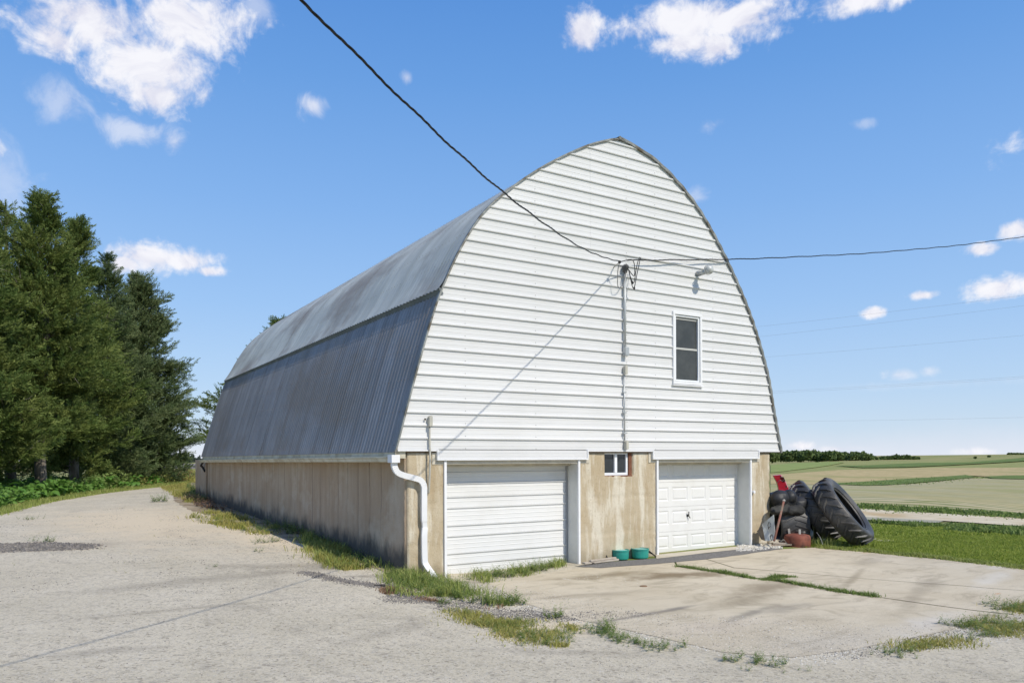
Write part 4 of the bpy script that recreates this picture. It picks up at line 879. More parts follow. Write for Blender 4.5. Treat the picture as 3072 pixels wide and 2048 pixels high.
# ------------------------------------------------------------------ grasses and weeds
M_grass = leaf_mat('fresh_grass', (.2, .27, .05), (.27, .33, .075), (.46, .46, .17), 1.3, .3, .6)
M_lawn = leaf_mat('lawn_blades', (.2, .28, .03), (.27, .34, .05), (.44, .46, .11), .7, .42, .6)
M_weed = leaf_mat('weed_leaves', (.12, .2, .04), (.17, .25, .06), (.28, .33, .11), 2., .3, .6)
M_yell = leaf_mat('yellowing_weeds', (.27, .3, .06), (.34, .33, .09), (.48, .4, .15), 1.2, .3, .7)
M_brown = leaf_mat('dead_leaves', (.2, .11, .06), (.28, .17, .1), (.4, .28, .18), 3, .1, .8)
def blades(P, h, w=.006, lean=.5, tint=None, name='grass', m=None, label=None, cat=None, parent=None, kind='stuff', zoff=.0):
    n = len(P); a = RNG.uniform(0, 2*pi, n); hh = h*RNG.uniform(.3, 1.2, n)**1.0*np.clip(.85+.55*vnoise(P[:, :2], 2.6, 31), .3, 1.7); l = np.abs(RNG.normal(0, lean, n)); D = np.stack([np.cos(a), np.sin(a), np.zeros(n)], 1)
    b_ = RNG.uniform(0, 2*pi, n); Wd = np.stack([np.cos(b_), np.sin(b_), np.zeros(n)], 1)*w*RNG.uniform(.6, 1.5, n)[:, None]; U = np.array([0, 0, 1.])
    mid = P+D*(l*hh*.35)[:, None]+U*(hh*.6)[:, None]; tip = P+D*(l*hh)[:, None]+U*(hh/np.sqrt(1+l*l*.3))[:, None]
    V = np.stack([P-Wd, P+Wd, mid+Wd*.8, mid-Wd*.8, tip], 1).reshape(-1, 3); k = np.arange(n)*5
    F4 = np.stack([k, k+1, k+2, k+3], 1); F3 = np.stack([k+3, k+2, k+4], 1); tt = np.clip(RNG.normal(.3, .3, n), 0, 1) if tint is None else tint
    o = link(name, fmesh(name, V, [F4, F3], tint=np.concatenate([tt, tt])), m or M_grass, parent)
    if kind: o['kind'] = kind
    if label: o['label'] = label
    if cat: o['category'] = cat
    return o
def in_poly(pts, n, world=False, clump=None, soft=.09):
    E = np.array([np.array(p)[:2] if world else G(*p)[:2] for p in pts]); mn, mx = E.min(0), E.max(0); out = []
    tot = 0
    while tot < n:
        Q = RNG.uniform(mn, mx, (n*3, 2)); Q = Q[inpoly(Q, E)]
        if clump: Q = Q[vnoise(Q, clump[0], clump[2] if len(clump) > 2 else 4) > clump[1]]
        if not len(Q): break
        out.append(Q); tot += len(Q)
    Q = np.concatenate(out)[:n]; Q = Q+RNG.normal(0, soft, Q.shape)*(vnoise(Q, 3.)[:, None]+.6); return np.c_[Q, H(Q[:, 0], Q[:, 1])+.01]
def weed_templates(seed=0):
    """small branching leafy weed about 1 high"""
    out = []
    for s in range(4):
        rg = np.random.default_rng(seed*10+s); V = []; F = []
        for st in range(5):
            a = rg.uniform(0, 2*pi); l = rg.uniform(.5, 1); ln = rg.uniform(.2, 1.)
            for k in range(9):
                t = (k+1)/9; p = np.array([math.cos(a)*ln*t*l*.8, math.sin(a)*ln*t*l*.8, l*t*(1-.25*ln*t)]); b_ = rg.uniform(0, 2*pi); L = .2*(1.2-t*.6)
                d = np.array([math.cos(b_), math.sin(b_), rg.uniform(-.1, .7)]); d /= np.linalg.norm(d); nn = np.cross(d, [0, 0, 1]); nn /= np.linalg.norm(nn)+1e-6; i = len(V)
                V += [p, p+d*L*.5+nn*L*.2, p+d*L, p+d*L*.5-nn*L*.2]; F.append((i, i+1, i+2, i+3))
        out.append((np.array(V), np.array(F)))
    return out
WT = weed_templates(3)
def weeds(P, size, m=None, label=None, name='weeds', cat=None, kind='stuff', tone=.3):
    n = len(P); a = RNG.uniform(0, 2*pi, n); z = np.zeros(n); Rm = np.stack([np.stack([np.cos(a), -np.sin(a), z], 1), np.stack([np.sin(a), np.cos(a), z], 1), np.stack([z, z, z+1], 1)], 1)
    V, F, ow = place_templates(P, Rm, size*RNG.uniform(.5, 1.35, n), WT); o = link(name, fmesh(name, V, [F], tint=np.clip(RNG.normal(tone, .25, len(F)), 0, 1)), m or M_weed)
    if kind: o['kind'] = kind
    if label: o['label'] = label
    if cat: o['category'] = cat
    return o
def jit(P, s): P = P.copy(); P[:, :2] += RNG.normal(0, s, (len(P), 2)); P[:, 2] = H(P[:, 0], P[:, 1])+.01; return P
def along(pts, n, s): 
    W_ = np.array([G(*p) for p in pts]); d = np.concatenate([[0], np.cumsum(np.linalg.norm(np.diff(W_[:, :2], axis=0), axis=1))]); t = RNG.uniform(0, d[-1], n); return jit(np.stack([np.interp(t, d, W_[:, k]) for k in range(3)], 1), s)
def tuft(px, py, r, n, size, label, kind_='weed', m=None, grass=0):
    c = G(px, py); P = jit(np.repeat(c[None], n, 0), r); t_ = empty('weed_clump', label, 'weed', None, tuple(c))
    Q = P-c; V, F, ow = place_templates(Q, np.stack([np.eye(3)]*n), size*RNG.uniform(.5, 1.3, n), WT); link('leaves', fmesh('leaves', V, [F], tint=np.clip(RNG.normal(.3, .25, len(F)), 0, 1)), m or M_weed, t_)
    if grass: blades(jit(np.repeat(c[None], grass, 0), r*1.1)-c, size*1.3, .006, .6, parent=t_, kind=None, name='blades')
    return t_
# lawn
near = in_poly([(1890, 1259), (2000, 1266), (2160, 1281), (2352, 1303), (2520, 1325), (2520, 1235), (2352, 1232), (2000, 1232), (1830, 1240), (1840, 1256)], 95000)
blades(near, .075, .008, .7, name='lawn_grass', m=M_lawn, label='mown lawn grass on the right beyond the apron')
edge = along([(1886, 1259), (2000, 1268), (2160, 1283), (2352, 1306), (2500, 1325)], 12000, .09); blades(edge, .085, .007, .8, name='lawn_edge_grass', m=M_grass, label='bright ragged grass edge along the apron')
far_l = in_poly([(1830, 1240), (2000, 1230), (2352, 1230), (2700, 1250), (2700, 1222), (2352, 1216), (1980, 1205), (1760, 1205)], 50000); blades(far_l, .09, .016, .7, name='lawn_grass', m=M_lawn, label='mown lawn grass farther back toward the road')
dv = in_poly([cr(*p) for p in [(1080, 850), (1350, 872), (1700, 890), (2352, 915), (2900, 950), (2900, 1000), (2352, 965), (1900, 945), (1480, 900), (1250, 870)]], 9000, clump=(.6, -.1)); blades(dv, .2, .03, .8, name='ditch_grass', m=M_weed, label='rough grass in the ditch along the road shoulder')
vg = in_poly([cr(*p) for p in [(980, 712), (1400, 738), (1700, 752), (2352, 802), (3000, 850), (3000, 872), (2352, 824), (1700, 786), (1000, 743)]], 9000, soft=.9); blades(vg, .17, .04, .8, name='verge_grass', m=M_weed, label='tall green verge grass on the far side of the gravel road')
sg = in_poly([cr(*p) for p in [(850, 548), (1300, 516), (1700, 492), (1880, 478), (1960, 490), (1500, 533), (1250, 554)]], 3500, soft=2.); blades(sg, .25, .14, .7, name='strip_grass', m=M_weed, label='tall grass growing on the dark strip between the fields')
# side wall vegetation
blades(in_poly([(690, 1243), (740, 1215), (870, 1290), (900, 1300), (870, 1310), (780, 1310), (720, 1285)], 2600, clump=(2.2, .05), soft=.13), .2, .006, .6, name='wall_grass', m=M_grass, label='grass growing in the shade at the foot of the side wall')
blades(in_poly([(700, 1262), (760, 1262), (860, 1290), (868, 1305), (790, 1312), (730, 1290)], 3200, clump=(2.4, .05), soft=.13), .15, .006, .7, name='wall_grass', m=M_yell, label='yellowing grass patch halfway along the side wall')
weeds(in_poly([(700, 1252), (760, 1245), (875, 1296), (860, 1308), (780, 1308), (730, 1288)], 160), .2, label='leafy weeds in the yellowing grass patch by the side wall')
blades(in_poly([(440, 1186), (480, 1175), (630, 1208), (640, 1225), (600, 1228), (520, 1212), (450, 1196)], 2900, clump=(1.9, .1), soft=.16), .16, .008, .8, name='wall_grass', m=M_yell, label='low yellow green grass strip midway along the driveway edge')
weeds(in_poly([(440, 1186), (500, 1180), (650, 1216), (640, 1232), (560, 1226), (450, 1197)], 150, clump=(1.2, -.2)), .16, label='low weeds scattered in the far grass strip by the barn')
blades(in_poly([(370, 1120), (430, 1112), (455, 1135), (470, 1150), (440, 1162), (420, 1150), (400, 1140)], 6000, clump=(.8, -.2)), .2, .01, .8, name='wall_grass', m=M_yell, label='dry grass around the far corner of the barn')
weeds(in_poly([(420, 1148), (470, 1150), (500, 1168), (560, 1180), (460, 1170)], 70), .35, m=M_brown, name='dead_leaves', label='heap of reddish dead leaves near the far barn corner')
weeds(in_poly([(428, 1120), (450, 1128), (478, 1152), (470, 1160), (440, 1148)], 60), .5, label='dark weeds growing against the far barn corner')
weeds(in_poly([(600, 1200), (700, 1222), (880, 1282), (860, 1290), (700, 1240), (600, 1208)], 110), .28, label='shaded weeds tight against the side wall')
# corner clump at the downspout
blades(in_poly([(890, 1312), (920, 1296), (960, 1308), (1010, 1322), (1090, 1356), (1150, 1378), (1180, 1392), (1140, 1394), (1040, 1372), (960, 1372), (890, 1362), (880, 1338)], 3600, clump=(2.0, .0), soft=.15), .2, .005, .75, name='corner_grass', m=M_grass, label='thick grass around the downspout at the barn corner')
weeds(in_poly([(895, 1315), (990, 1325), (1090, 1360), (1175, 1388), (1120, 1392), (990, 1368), (890, 1355)], 330, clump=(1.5, -.3)), .19, label='leafy weeds in the grass below the downspout')
blades(in_poly([(885, 1335), (960, 1372), (1080, 1400), (1180, 1400), (1000, 1385), (880, 1365)], 1500, clump=(2.4, .1), soft=.1), .06, .005, 1.2, name='dry_grass', m=M_brown, label='dead brown thatch on the driveway side of the corner grass')
# weeds along the left door
weeds(in_poly([(1070, 1322), (1180, 1312), (1295, 1290), (1300, 1300), (1210, 1322), (1100, 1336)], 150), .2, label='upright weeds in front of the left garage door', tone=.35)
blades(in_poly([(1070, 1324), (1180, 1312), (1295, 1292), (1300, 1302), (1210, 1326), (1110, 1342)], 1000, clump=(2.2, -.1)), .16, .005, .7, name='door_grass', m=M_grass, label='thin grass in front of the left garage door')
# weedy joint in the apron
jp = [(1553, 1301), (1640, 1314), (1730, 1330), (1800, 1337), (1850, 1347), (1930, 1361), (2016, 1373)]
weeds(along(jp, 190, .045), .1, label='low weeds growing in the apron joint'); blades(along(jp, 3200, .05), .07, .005, .8, name='joint_grass', m=M_weed, label='grass growing in the apron joint')
blades(along([(1750, 1334), (1790, 1328), (1822, 1325)], 900, .05), .07, .005, .8, name='joint_grass', m=M_weed, label='short side strand of grass off the apron joint')
# strip between driveway and apron
blades(in_poly([(1030, 1400), (1130, 1420), (1230, 1425), (1320, 1440), (1330, 1470), (1300, 1490), (1230, 1482), (1150, 1460), (1060, 1425)], 4800, clump=(2.2, .05), soft=.14), .065, .005, 1., name='low_grass', m=M_yell, label='low yellowish growth between driveway and apron')
weeds(in_poly([(1030, 1398), (1130, 1418), (1230, 1422), (1330, 1440), (1330, 1470), (1290, 1490), (1220, 1480), (1140, 1455), (1050, 1420)], 330, clump=(1.8, -.1)), .08, label='low weeds between driveway and apron')
weeds(along([(1330, 1445), (1370, 1450), (1420, 1470), (1470, 1480)], 110, .1), .1, label='weed strand leading from the growth toward the lone clump', tone=.2)
weeds(in_poly([(1930, 1510), (2020, 1500), (2100, 1475), (2200, 1440), (2352, 1385), (2420, 1360), (2420, 1440), (2352, 1460), (2250, 1470), (2150, 1490), (2040, 1518)], 420, clump=(1.3, -.05)), .09, label='low weeds along the right edge of the driveway', tone=.4)
blades(in_poly([(1930, 1512), (2020, 1500), (2100, 1475), (2200, 1440), (2352, 1385), (2420, 1360), (2420, 1440), (2352, 1462), (2250, 1474), (2150, 1492), (2040, 1520)], 5500, clump=(1.6, .15), soft=.16), .06, .005, 1., name='low_grass', m=M_yell, label='low grass along the right edge of the driveway')
for a in [(1165, 1388, .14, 26, .24, 'leafy weed clump at the tip of the corner grass'), (1270, 1420, .06, 8, .2, 'small upright weed at the inner edge of the low growth'), (1395, 1452, .10, 12, .2, 'upright dark green weed on the driveway seam'),
          (1522, 1490, .13, 26, .13, 'lone round weed clump at the lower edge of the apron'), (1765, 1528, .16, 30, .13, 'weed clump at the bottom of the picture on the driveway edge'), (1682, 1520, .05, 7, .14, 'tiny weed just left of the bottom weed clump'),
          (2215, 1440, .13, 24, .17, 'dark leafy clump on the right driveway edge'), (2330, 1398, .2, 40, .17, 'larger leafy clump at the right picture edge'), (1022, 1388, .08, 10, .13, 'small weed below the corner grass on bare gravel'),
          (70, 1193, .14, 12, .15, 'small grassy tuft on the driveway at far left'), (95, 1245, .16, 14, .18, 'straggly weed above the dark gravel band'), (365, 1152, .3, 14, .35, 'weed tuft on the driveway just before the far barn corner'),
          (618, 1245, .2, 20, .2, 'weed tuft on the sand halfway along the barn'), (1320, 1286, .07, 14, .26, 'weed growing in the corner of the left door jamb'), (1450, 1308, .05, 4, .06, 'tiny sprig on the apron below the tubs'),
          (585, 1268, .1, 5, .12, 'little sprig on the driveway left of the yellowing grass'), (480, 1305, .1, 4, .1, 'faint sprig in the middle of the driveway'), (1480, 1480, .04, 5, .1, 'sprig left of the lone round clump')]: tuft(*a)
# ground cover under the cedars: broad leaved plants
M_burd = leaf_mat('broad_leaves', (.1, .22, .035), (.14, .27, .05), (.2, .33, .08), 1.5, .3, .5)
def leaf_mesh(seed):
    rg = np.random.default_rng(seed); V = []; F = []; n = 7
    for i in range(n):
        t = i/(n-1); w = .42*math.sin(pi*min(1, t*.93+.07))**.7*(1-.35*t); zc = .12*math.sin(t*pi)-.25*t*t
        V += [(t, -w, zc+.10*w), (t, 0, zc-.03), (t, w, zc+.10*w)]
    for i in range(n-1): k = i*3; F += [(k, k+3, k+4, k+1), (k+1, k+4, k+5, k+2)]
    me = bpy.data.meshes.new('leaf'); me.from_pydata(V, [], F); me.materials.append(M_burd); return me
LM = [leaf_mesh(i) for i in range(3)]
spots = [(15, 1160, 'leftmost broad leaved plant at the driveway edge'), (50, 1153, 'second broad leaved plant from the left edge'), (85, 1147, 'broad leaved plant in front of the bare grey trunk'), (118, 1143, 'broad leaved plant just right of the bare grey trunk'), (150, 1139, 'broad leaved plant fifth from the left'),
         (30, 1135, 'broad leaved plant behind the two leftmost ones'), (70, 1130, 'broad leaved plant in the second row before the bare trunk'), (140, 1126, 'broad leaved plant in the second row right of the trunk'), (265, 1125, 'broad leaved plant below the middle cedar'), (300, 1121, 'broad leaved plant left of the last plant under the rightmost cedar'), (345, 1117, 'last broad leaved plant under the rightmost cedar')]
for k, (x, y, lab) in enumerate(spots):
    c = G(x, y); t_ = empty('broadleaf_plant', lab, 'plant', 'broad leaved plants under the cedars', tuple(c)); r0 = .75; hh = .75
    for j in range(24):
        a = RNG.uniform(0, 2*pi); rr0 = r0*math.sqrt(RNG.random()); o = bpy.data.objects.new('leaf', LM[j % 3]); COL.objects.link(o); o.parent = t_
        o.location = (math.cos(a)*rr0, math.sin(a)*rr0, hh*(1-.5*(rr0/r0)**2)*RNG.uniform(.45, 1.1)); s = RNG.uniform(.24, .42); o.scale = (s, s, s); o.rotation_euler = (RNG.normal(0, .25), RNG.uniform(-.2, .6), RNG.uniform(0, 2*pi))
def gc(P, size, m, name, label, hmax):
    n = len(P); tv = np.array([(0, 0, 0), (.45, .3, .08), (1, 0, -.05), (.45, -.3, .08)]); P = P.copy(); P[:, 2] += RNG.uniform(0, 1, n)**.7*hmax*(.6+.4*vnoise(P[:, :2], 1.1, 9))
    O = RNG.normal(size=(n, 3))*np.array([1, 1, .35])+np.array([0, 0, .1]); V, F, ow = place_templates(P, rotmats(n, O, .1), size*RNG.uniform(.5, 1.3, n), [(tv, np.array([(0, 1, 2, 3)]))])
    return tag(link(name, fmesh(name, V, [F], tint=np.clip(RNG.normal(.35, .3, n), 0, 1)[ow]), m), label, None, None, 'stuff')
gc(in_poly([(-120, 1185), (0, 1172), (60, 1156), (150, 1140), (240, 1128), (240, 1112), (100, 1122), (-120, 1140)], 15000), .2, M_burd, 'ground_cover', 'leafy green ground cover in front of the left cedars', .85)
gc(in_poly([(150, 1138), (240, 1127), (330, 1117), (435, 1108), (440, 1102), (330, 1104), (150, 1116)], 15000), .17, M_weed, 'ground_cover', 'mixed leafy undergrowth below the right cedars', 1.05)
gc(in_poly([(320, 1119), (380, 1113), (432, 1109), (425, 1103), (330, 1106)], 7000), .13, M_yell, 'ground_cover', 'yellowish weeds at the right end of the undergrowth', .9)
blades(in_poly([(-100, 1200), (0, 1184), (110, 1155), (250, 1132), (430, 1112), (430, 1107), (250, 1127), (100, 1148), (0, 1172), (-100, 1188)], 22000), .17, .01, .6, name='verge_grass', m=M_grass, label='grass edge between the driveway and the ground cover')
blades(in_poly([(300, 1116), (432, 1108), (440, 1104), (360, 1106)], 1500), .9, .03, .35, name='dry_stalks', m=M_brown, label='tall pale stalks at the right end of the undergrowth')
blades(in_poly([(430, 1108), (452, 1108), (452, 1086), (430, 1086)], 3000), .5, .05, .5, name='rough_grass', m=M_yell, label='rough yellowing grass between the driveway and the ploughed field')
weeds(in_poly([(-100, 1150), (100, 1130), (430, 1104), (450, 1099), (-100, 1120)], 500), .9, label='tall undergrowth deep under the cedars', tone=.1)

# ------------------------------------------------------------------ loose stones
def stones(P, s, m, name, label, flat=.6):
    n = len(P); tv = np.array([(1, 0, 0), (0, 1, 0), (-1, 0, 0), (0, -1, 0), (.1, .1, flat), (0, 0, -.4)]); tf = np.array([(0, 1, 4), (1, 2, 4), (2, 3, 4), (3, 0, 4)])
    Rm = rotmats(n, None, 0)*RNG.uniform(.6, 1.3, (n, 1, 3)); V, F, ow = place_templates(P, Rm, s*RNG.uniform(.4, 1.4, n), [(tv, np.array([(0, 1, 4), (1, 2, 4), (2, 3, 4), (3, 0, 4), (1, 0, 5), (2, 1, 5), (3, 2, 5), (0, 3, 5)]))])
    return tag(link(name, fmesh(name, V, [F], tint=np.clip(RNG.normal(.4, .3, n), 0, 1)[ow]), m), label, None, None, 'stuff')
M_stD = mat('dark_chips', (.09, .085, .08), (.16, .15, .14), 5, .9, tint=(.32, .29, .25)); M_stL = mat('pale_stones', (.5, .47, .42), (.6, .57, .5), 5, .9, tint=(.72, .7, .64))
stones(in_poly([(-40, 1251), (100, 1247), (235, 1252), (200, 1262), (120, 1266), (-40, 1270)], 4200), .03, M_stD, 'loose_chips', 'band of dark loose chips across the driveway at left')
stones(along([(700, 1315), (760, 1330), (850, 1345), (900, 1350), (950, 1375), (1010, 1385)], 4200, .09), .017, M_stD, 'loose_chips', 'dark loose chips between the driveway and the corner grass')
stones(in_poly([(880, 1350), (960, 1365), (1080, 1385), (1260, 1405), (1480, 1408), (1480, 1416), (1300, 1428), (1150, 1425), (1000, 1400), (890, 1385)], 7000, clump=(1.6, -.2)), .014, M_stD, 'loose_chips', 'dark loose chips at the near edge of the apron')
stones(in_poly([(900, 1340), (1180, 1395), (1500, 1465), (1820, 1515), (2000, 1515), (2352, 1450), (2352, 1400), (2050, 1440), (1500, 1410), (1180, 1350), (1000, 1330)], 15000, clump=(.9, -.5, 7)), .011, M_stD, 'loose_chips', 'sparse chips spread over the front of the apron')
stones(in_poly([(880, 1345), (1180, 1400), (1500, 1475), (1820, 1530), (2352, 1470), (2352, 1400), (2050, 1440), (1500, 1410), (1180, 1350), (1000, 1330)], 15000, clump=(.9, -.3, 6)), .011, M_stL, 'pale_gravel_bits', 'pale gravel bits scattered where driveway meets apron')
stones(in_poly([(-200, 1568), (600, 1300), (1300, 1500), (1900, 1540), (2352, 1500), (2500, 1700), (-300, 1900)], 9000), .007, M_stD, 'loose_chips', 'scattered fine chips on the driveway')
stones(in_poly([(1700, 1253), (1775, 1245), (1805, 1250), (1790, 1258), (1730, 1266), (1690, 1268)], 1500), .035, M_stL, 'white_gravel', 'pile of white gravel by the right garage door')
stones(in_poly([(600, 1190), (900, 1290), (940, 1330), (760, 1290), (500, 1200)], 2600), .014, M_stD, 'loose_chips', 'bits of debris along the side wall')
weeds(in_poly([(-100, 1210), (330, 1150), (600, 1230), (900, 1320), (700, 1360), (200, 1330), (-100, 1300)], 46, soft=.1), .075, m=M_yell, name='sprigs', label='sparse dry sprigs growing through the driveway')
stones(in_poly([(-200, 1230), (300, 1160), (900, 1330), (700, 1400), (-200, 1380)], 2500, clump=(1.2, .3)), .012, M_stD, 'loose_chips', 'patchy fine debris on the driveway at left')
stones(in_poly([(980, 1335), (1330, 1312), (1500, 1340), (1300, 1400), (1100, 1370)], 2600, clump=(1.6, .1)), .011, M_stL, 'pale_gravel_bits', 'pale gravel washed over the apron below the left door')
# small dead leaves and twigs on the driveway
weeds(in_poly([(380, 1160), (900, 1330), (700, 1330), (350, 1200)], 90), .05, m=M_brown, name='dead_leaves', label='scattered dead leaves on the driveway beside the barn')
weeds(in_poly([(100, 1200), (700, 1280), (1500, 1500), (900, 1560), (0, 1400)], 40), .035, m=M_brown, name='dead_leaves', label='few dead leaves on the open driveway')

# ------------------------------------------------------------------ things by the barn
# teal tubs
M_teal = mat('teal_plastic', (.02, .26, .21), (.03, .32, .26), 4, .5, spec=.4, c3=(.06, .3, .25), s3=6); M_teal2 = mat('pale_teal_lid', (.22, .5, .46), (.3, .55, .5), 5, .5)
for (cx, cy, lab) in ((1437, 1287, 'left of the two round teal tubs by the wall'), (1483, 1284, 'right of the two round teal tubs by the wall')):
    c = G(cx, cy); t_ = empty('tub', lab, 'tub', 'two round teal tubs by the wall', (c[0], c[1]+.17, c[2]+.02), rz=cx)
    MB().lathe([(.0001, 0), (.165, 0), (.172, .02), (.178, .165), (.187, .17), (.187, .195), (.172, .195), (.168, .182)], 32).build('tub_body', M_teal, t_, smooth=False)
    MB().lathe([(.168, .18), (.12, .187), (.0001, .189)], 28).build('lid', M_teal2, t_)
c = G(1437, 1287); hose = MB().tube(spl([(c[0]-.12, c[1]+.3, c[2]+.03), (c[0]-.25, c[1]+.28, c[2]+.16), (c[0]-.34, c[1]+.2, c[2]+.1), (c[0]-.36, c[1]+.12, c[2]+.03), (c[0]-.6, c[1]+.0, c[2]+.03), (c[0]-.95, c[1]-.1, c[2]+.03)], 6), .011, 6).build('hose', M_wire); tag(hose, 'thin black hose trailing left from the left teal tub', 'hose')
c = G(1483, 1284); q = MB()
for k in range(3): q.tube(spl([(c[0]+.1, c[1]+.3, c[2]+.05), (c[0]+.22+.02*k, c[1]+.26, c[2]+.17-.03*k), (c[0]+.33+.02*k, c[1]+.18, c[2]+.1-.02*k), (c[0]+.36, c[1]+.15-.04*k, c[2]+.04)], 6), .009, 5)
tag(q.build('hose', M_wire), 'loops of black hose on the right of the right teal tub', 'hose')
M_old = mat('bleached_wood', (.42, .36, .29), (.5, .45, .38), 6, .9, bump=.006, stretch=(1, 4, 4))
c = G(1340, 1300); d = G(1418, 1289); e = (d-c); L = np.linalg.norm(e); q = MB().box(0, L, -.05, .05, 0, .035).build('board', M_old, bevel=.004); q.location = (c[0], c[1], c[2]+.045); q.rotation_euler = (0, .0, math.atan2(e[1], e[0])); tag(q, 'bleached board lying left of the teal tubs', 'board')
q = MB().box(0, L*.8, -.035, .035, 0, .03).build('board', M_old, bevel=.004); q.location = (c[0]+.15, c[1]-.02, c[2]+.085); q.rotation_euler = (0, .0, math.atan2(e[1], e[0])+.07); tag(q, 'narrow bleached board on top of the wider one', 'board')

# tractor tyres
M_rub = mat('weathered_black_rubber', (.034, .034, .034), (.052, .052, .052), 3, .5, spec=.5, bump=.002, bscale=25, c3=(.11, .1, .085), s3=2.)
def tyre_meshes(Ro, wd):
    w = wd/2; prof = [(Ro*.60, -w*.52), (Ro*.63, -w*.62), (Ro*.72, -w*.86), (Ro*.82, -w*.98), (Ro*.9, -w*.96), (Ro*.945, -w*.84), (Ro*.965, -w*.4), (Ro*.97, 0), (Ro*.965, w*.4), (Ro*.945, w*.84), (Ro*.9, w*.96), (Ro*.82, w*.98), (Ro*.72, w*.86), (Ro*.63, w*.62), (Ro*.60, w*.52),
                     (Ro*.64, w*.5), (Ro*.74, w*.78), (Ro*.84, w*.86), (Ro*.91, w*.6), (Ro*.92, 0), (Ro*.91, -w*.6), (Ro*.84, -w*.86), (Ro*.74, -w*.78), (Ro*.64, -w*.5), (Ro*.60, -w*.52)]
    cas = MB().lathe(prof, 64).mesh('casing', True)
    bead = MB().lathe([(Ro*.655, w*.70), (Ro*.67, w*.745), (Ro*.69, w*.79), (Ro*.675, w*.83), (Ro*.65, w*.76)], 64).mesh('bead', True)
    lug = MB(); n = 7; sp_ = 2*pi/22; V = []
    for i in range(n):
        t = i/(n-1); z = w*(.06-1.0*t)*-1; a = -sp_*.10+sp_*.95*t**1.15; r = Ro*(.955 if t < .75 else .955-.10*((t-.75)/.25)**1.5); ro = Ro*(1.0 if t < .7 else 1.0-.085*((t-.7)/.3)**1.5)
        th = .028+.012*t
        for da, rr_ in ((-th-.012, r), (-th*.62, ro), (th*.62, ro), (th+.012, r)): V.append((rr_*math.cos(a+da), rr_*math.sin(a+da), z))
    F = []
    for i in range(n-1):
        for k in range(3): F.append((i*4+k, i*4+k+1, i*4+4+k+1, i*4+4+k))
    F += [(0, 1, 2, 3), tuple((n-1)*4+k for k in (3, 2, 1, 0))]
    lug.add(V, F); A = lug.mesh('lug'); Bm = MB().add([(v[0], v[1], -v[2]) for v in V], F).mesh('lug')
    for me in (cas, A, Bm, bead): me.materials.append(M_rub)
    return cas, A, Bm, bead
TM = tyre_meshes(.86, .46)
def tyre(px, py, axis, label, Ro=.86, wd=.46, dz=0., back=0., sc=1.):
    ax = Vector(axis).normalized(); c = G(px, py); R_ = ax.to_track_quat('Z', 'Y').to_matrix().to_4x4(); 
    down = (Vector((0, 0, -1))-ax*Vector((0, 0, -1)).dot(ax)).normalized(); low = -down*Ro*sc; s = 1 if ax.z < 0 else -1
    side = ax*s; cen = Vector((c[0], c[1], h1(c[0], c[1])))+low-side*(-wd*.44*sc)*1.0*abs(1) if False else Vector((c[0], c[1], h1(c[0], c[1])))-down*Ro*sc*.97-side*wd*.42*sc*(1 if abs(ax.z) > .1 else 0)
    t_ = empty('tractor_tyre', label, 'tyre', 'heap of old tractor tyres by the barn corner', (0, 0, 0)); t_.matrix_world = Matrix.Translation(cen+Vector((0, 0, dz)))@R_@Matrix.Diagonal((sc, sc, sc, 1))
    link('casing', TM[0], None, t_); link('bead', TM[3], None, t_)
    for k in range(22):
        for j, me in enumerate((TM[1], TM[2])):
            o = bpy.data.objects.new('lug', me); COL.objects.link(o); o.parent = t_; o.rotation_euler = (0, 0, 2*pi*(k+.5*j)/22)
    return t_
rv = Vector(_r0); fv = Vector(_fw)
def axv(phi, tilt): return (rv*math.cos(phi)-fv*math.sin(phi))*math.cos(tilt)+Vector((0, 0, 1))*math.sin(tilt)
TYA = (1962, 1250)


tyre(1973, 1257, axv(math.radians(33), math.radians(36)), 'front leaning tractor tyre on the right with its opening showing', sc=1.07)
tyre(1905, 1248, axv(math.radians(22), math.radians(36)), 'second leaning tractor tyre, left of the one with its opening showing', dz=.02)
tyre(1868, 1243, axv(math.radians(10), math.radians(12)), 'dark tyre in the shade behind the second leaning tyre', sc=.78)
# lying tyre with a two-humped bundle of black plastic on it
def lump(name, parts, m, label, cat, group=None, amp=.05, sc=4., seed=2):
    bm = bmesh.new()
    for c, r, s3_ in parts:
        M = Matrix.Translation(c)@Matrix.Diagonal((r*s3_[0], r*s3_[1], r*s3_[2], 1)); bmesh.ops.create_icosphere(bm, subdivisions=4, radius=1, matrix=M)
    me = bpy.data.meshes.new(name); bm.to_mesh(me); bm.free(); V = np.empty(len(me.vertices)*3); me.vertices.foreach_get('co', V); V = V.reshape(-1, 3); n = np.empty(len(V)*3); me.vertex_normals.foreach_get('vector', n); n = n.reshape(-1, 3)
    V = V+n*(amp*vnoise(V, sc, seed))[:, None]; me.vertices.foreach_set('co', V.ravel()); me.polygons.foreach_set('use_smooth', [True]*len(me.polygons)); me.update()
    return tag(link(name, me, m), label, cat, group)
def at(px, py, depth): return Vector(pd(px, py, depth))
M_tarp = mat('black_plastic', (.02, .021, .023), (.03, .03, .033), 5, .52, spec=.35, bump=.004, bscale=14)
tq = tyre(1812, 1252, Vector((.25, .15, 1)), 'wide dark tyre standing under the plastic bundle beside the barn wall', sc=.8)
tq.matrix_world = Matrix.Translation(at(1813, 1203, 18.75))@Vector((rv+Vector((0, 0, .08))).normalized()).to_track_quat('Z', 'Y').to_matrix().to_4x4()@Matrix.Diagonal((.58, .58, 1.55, 1))
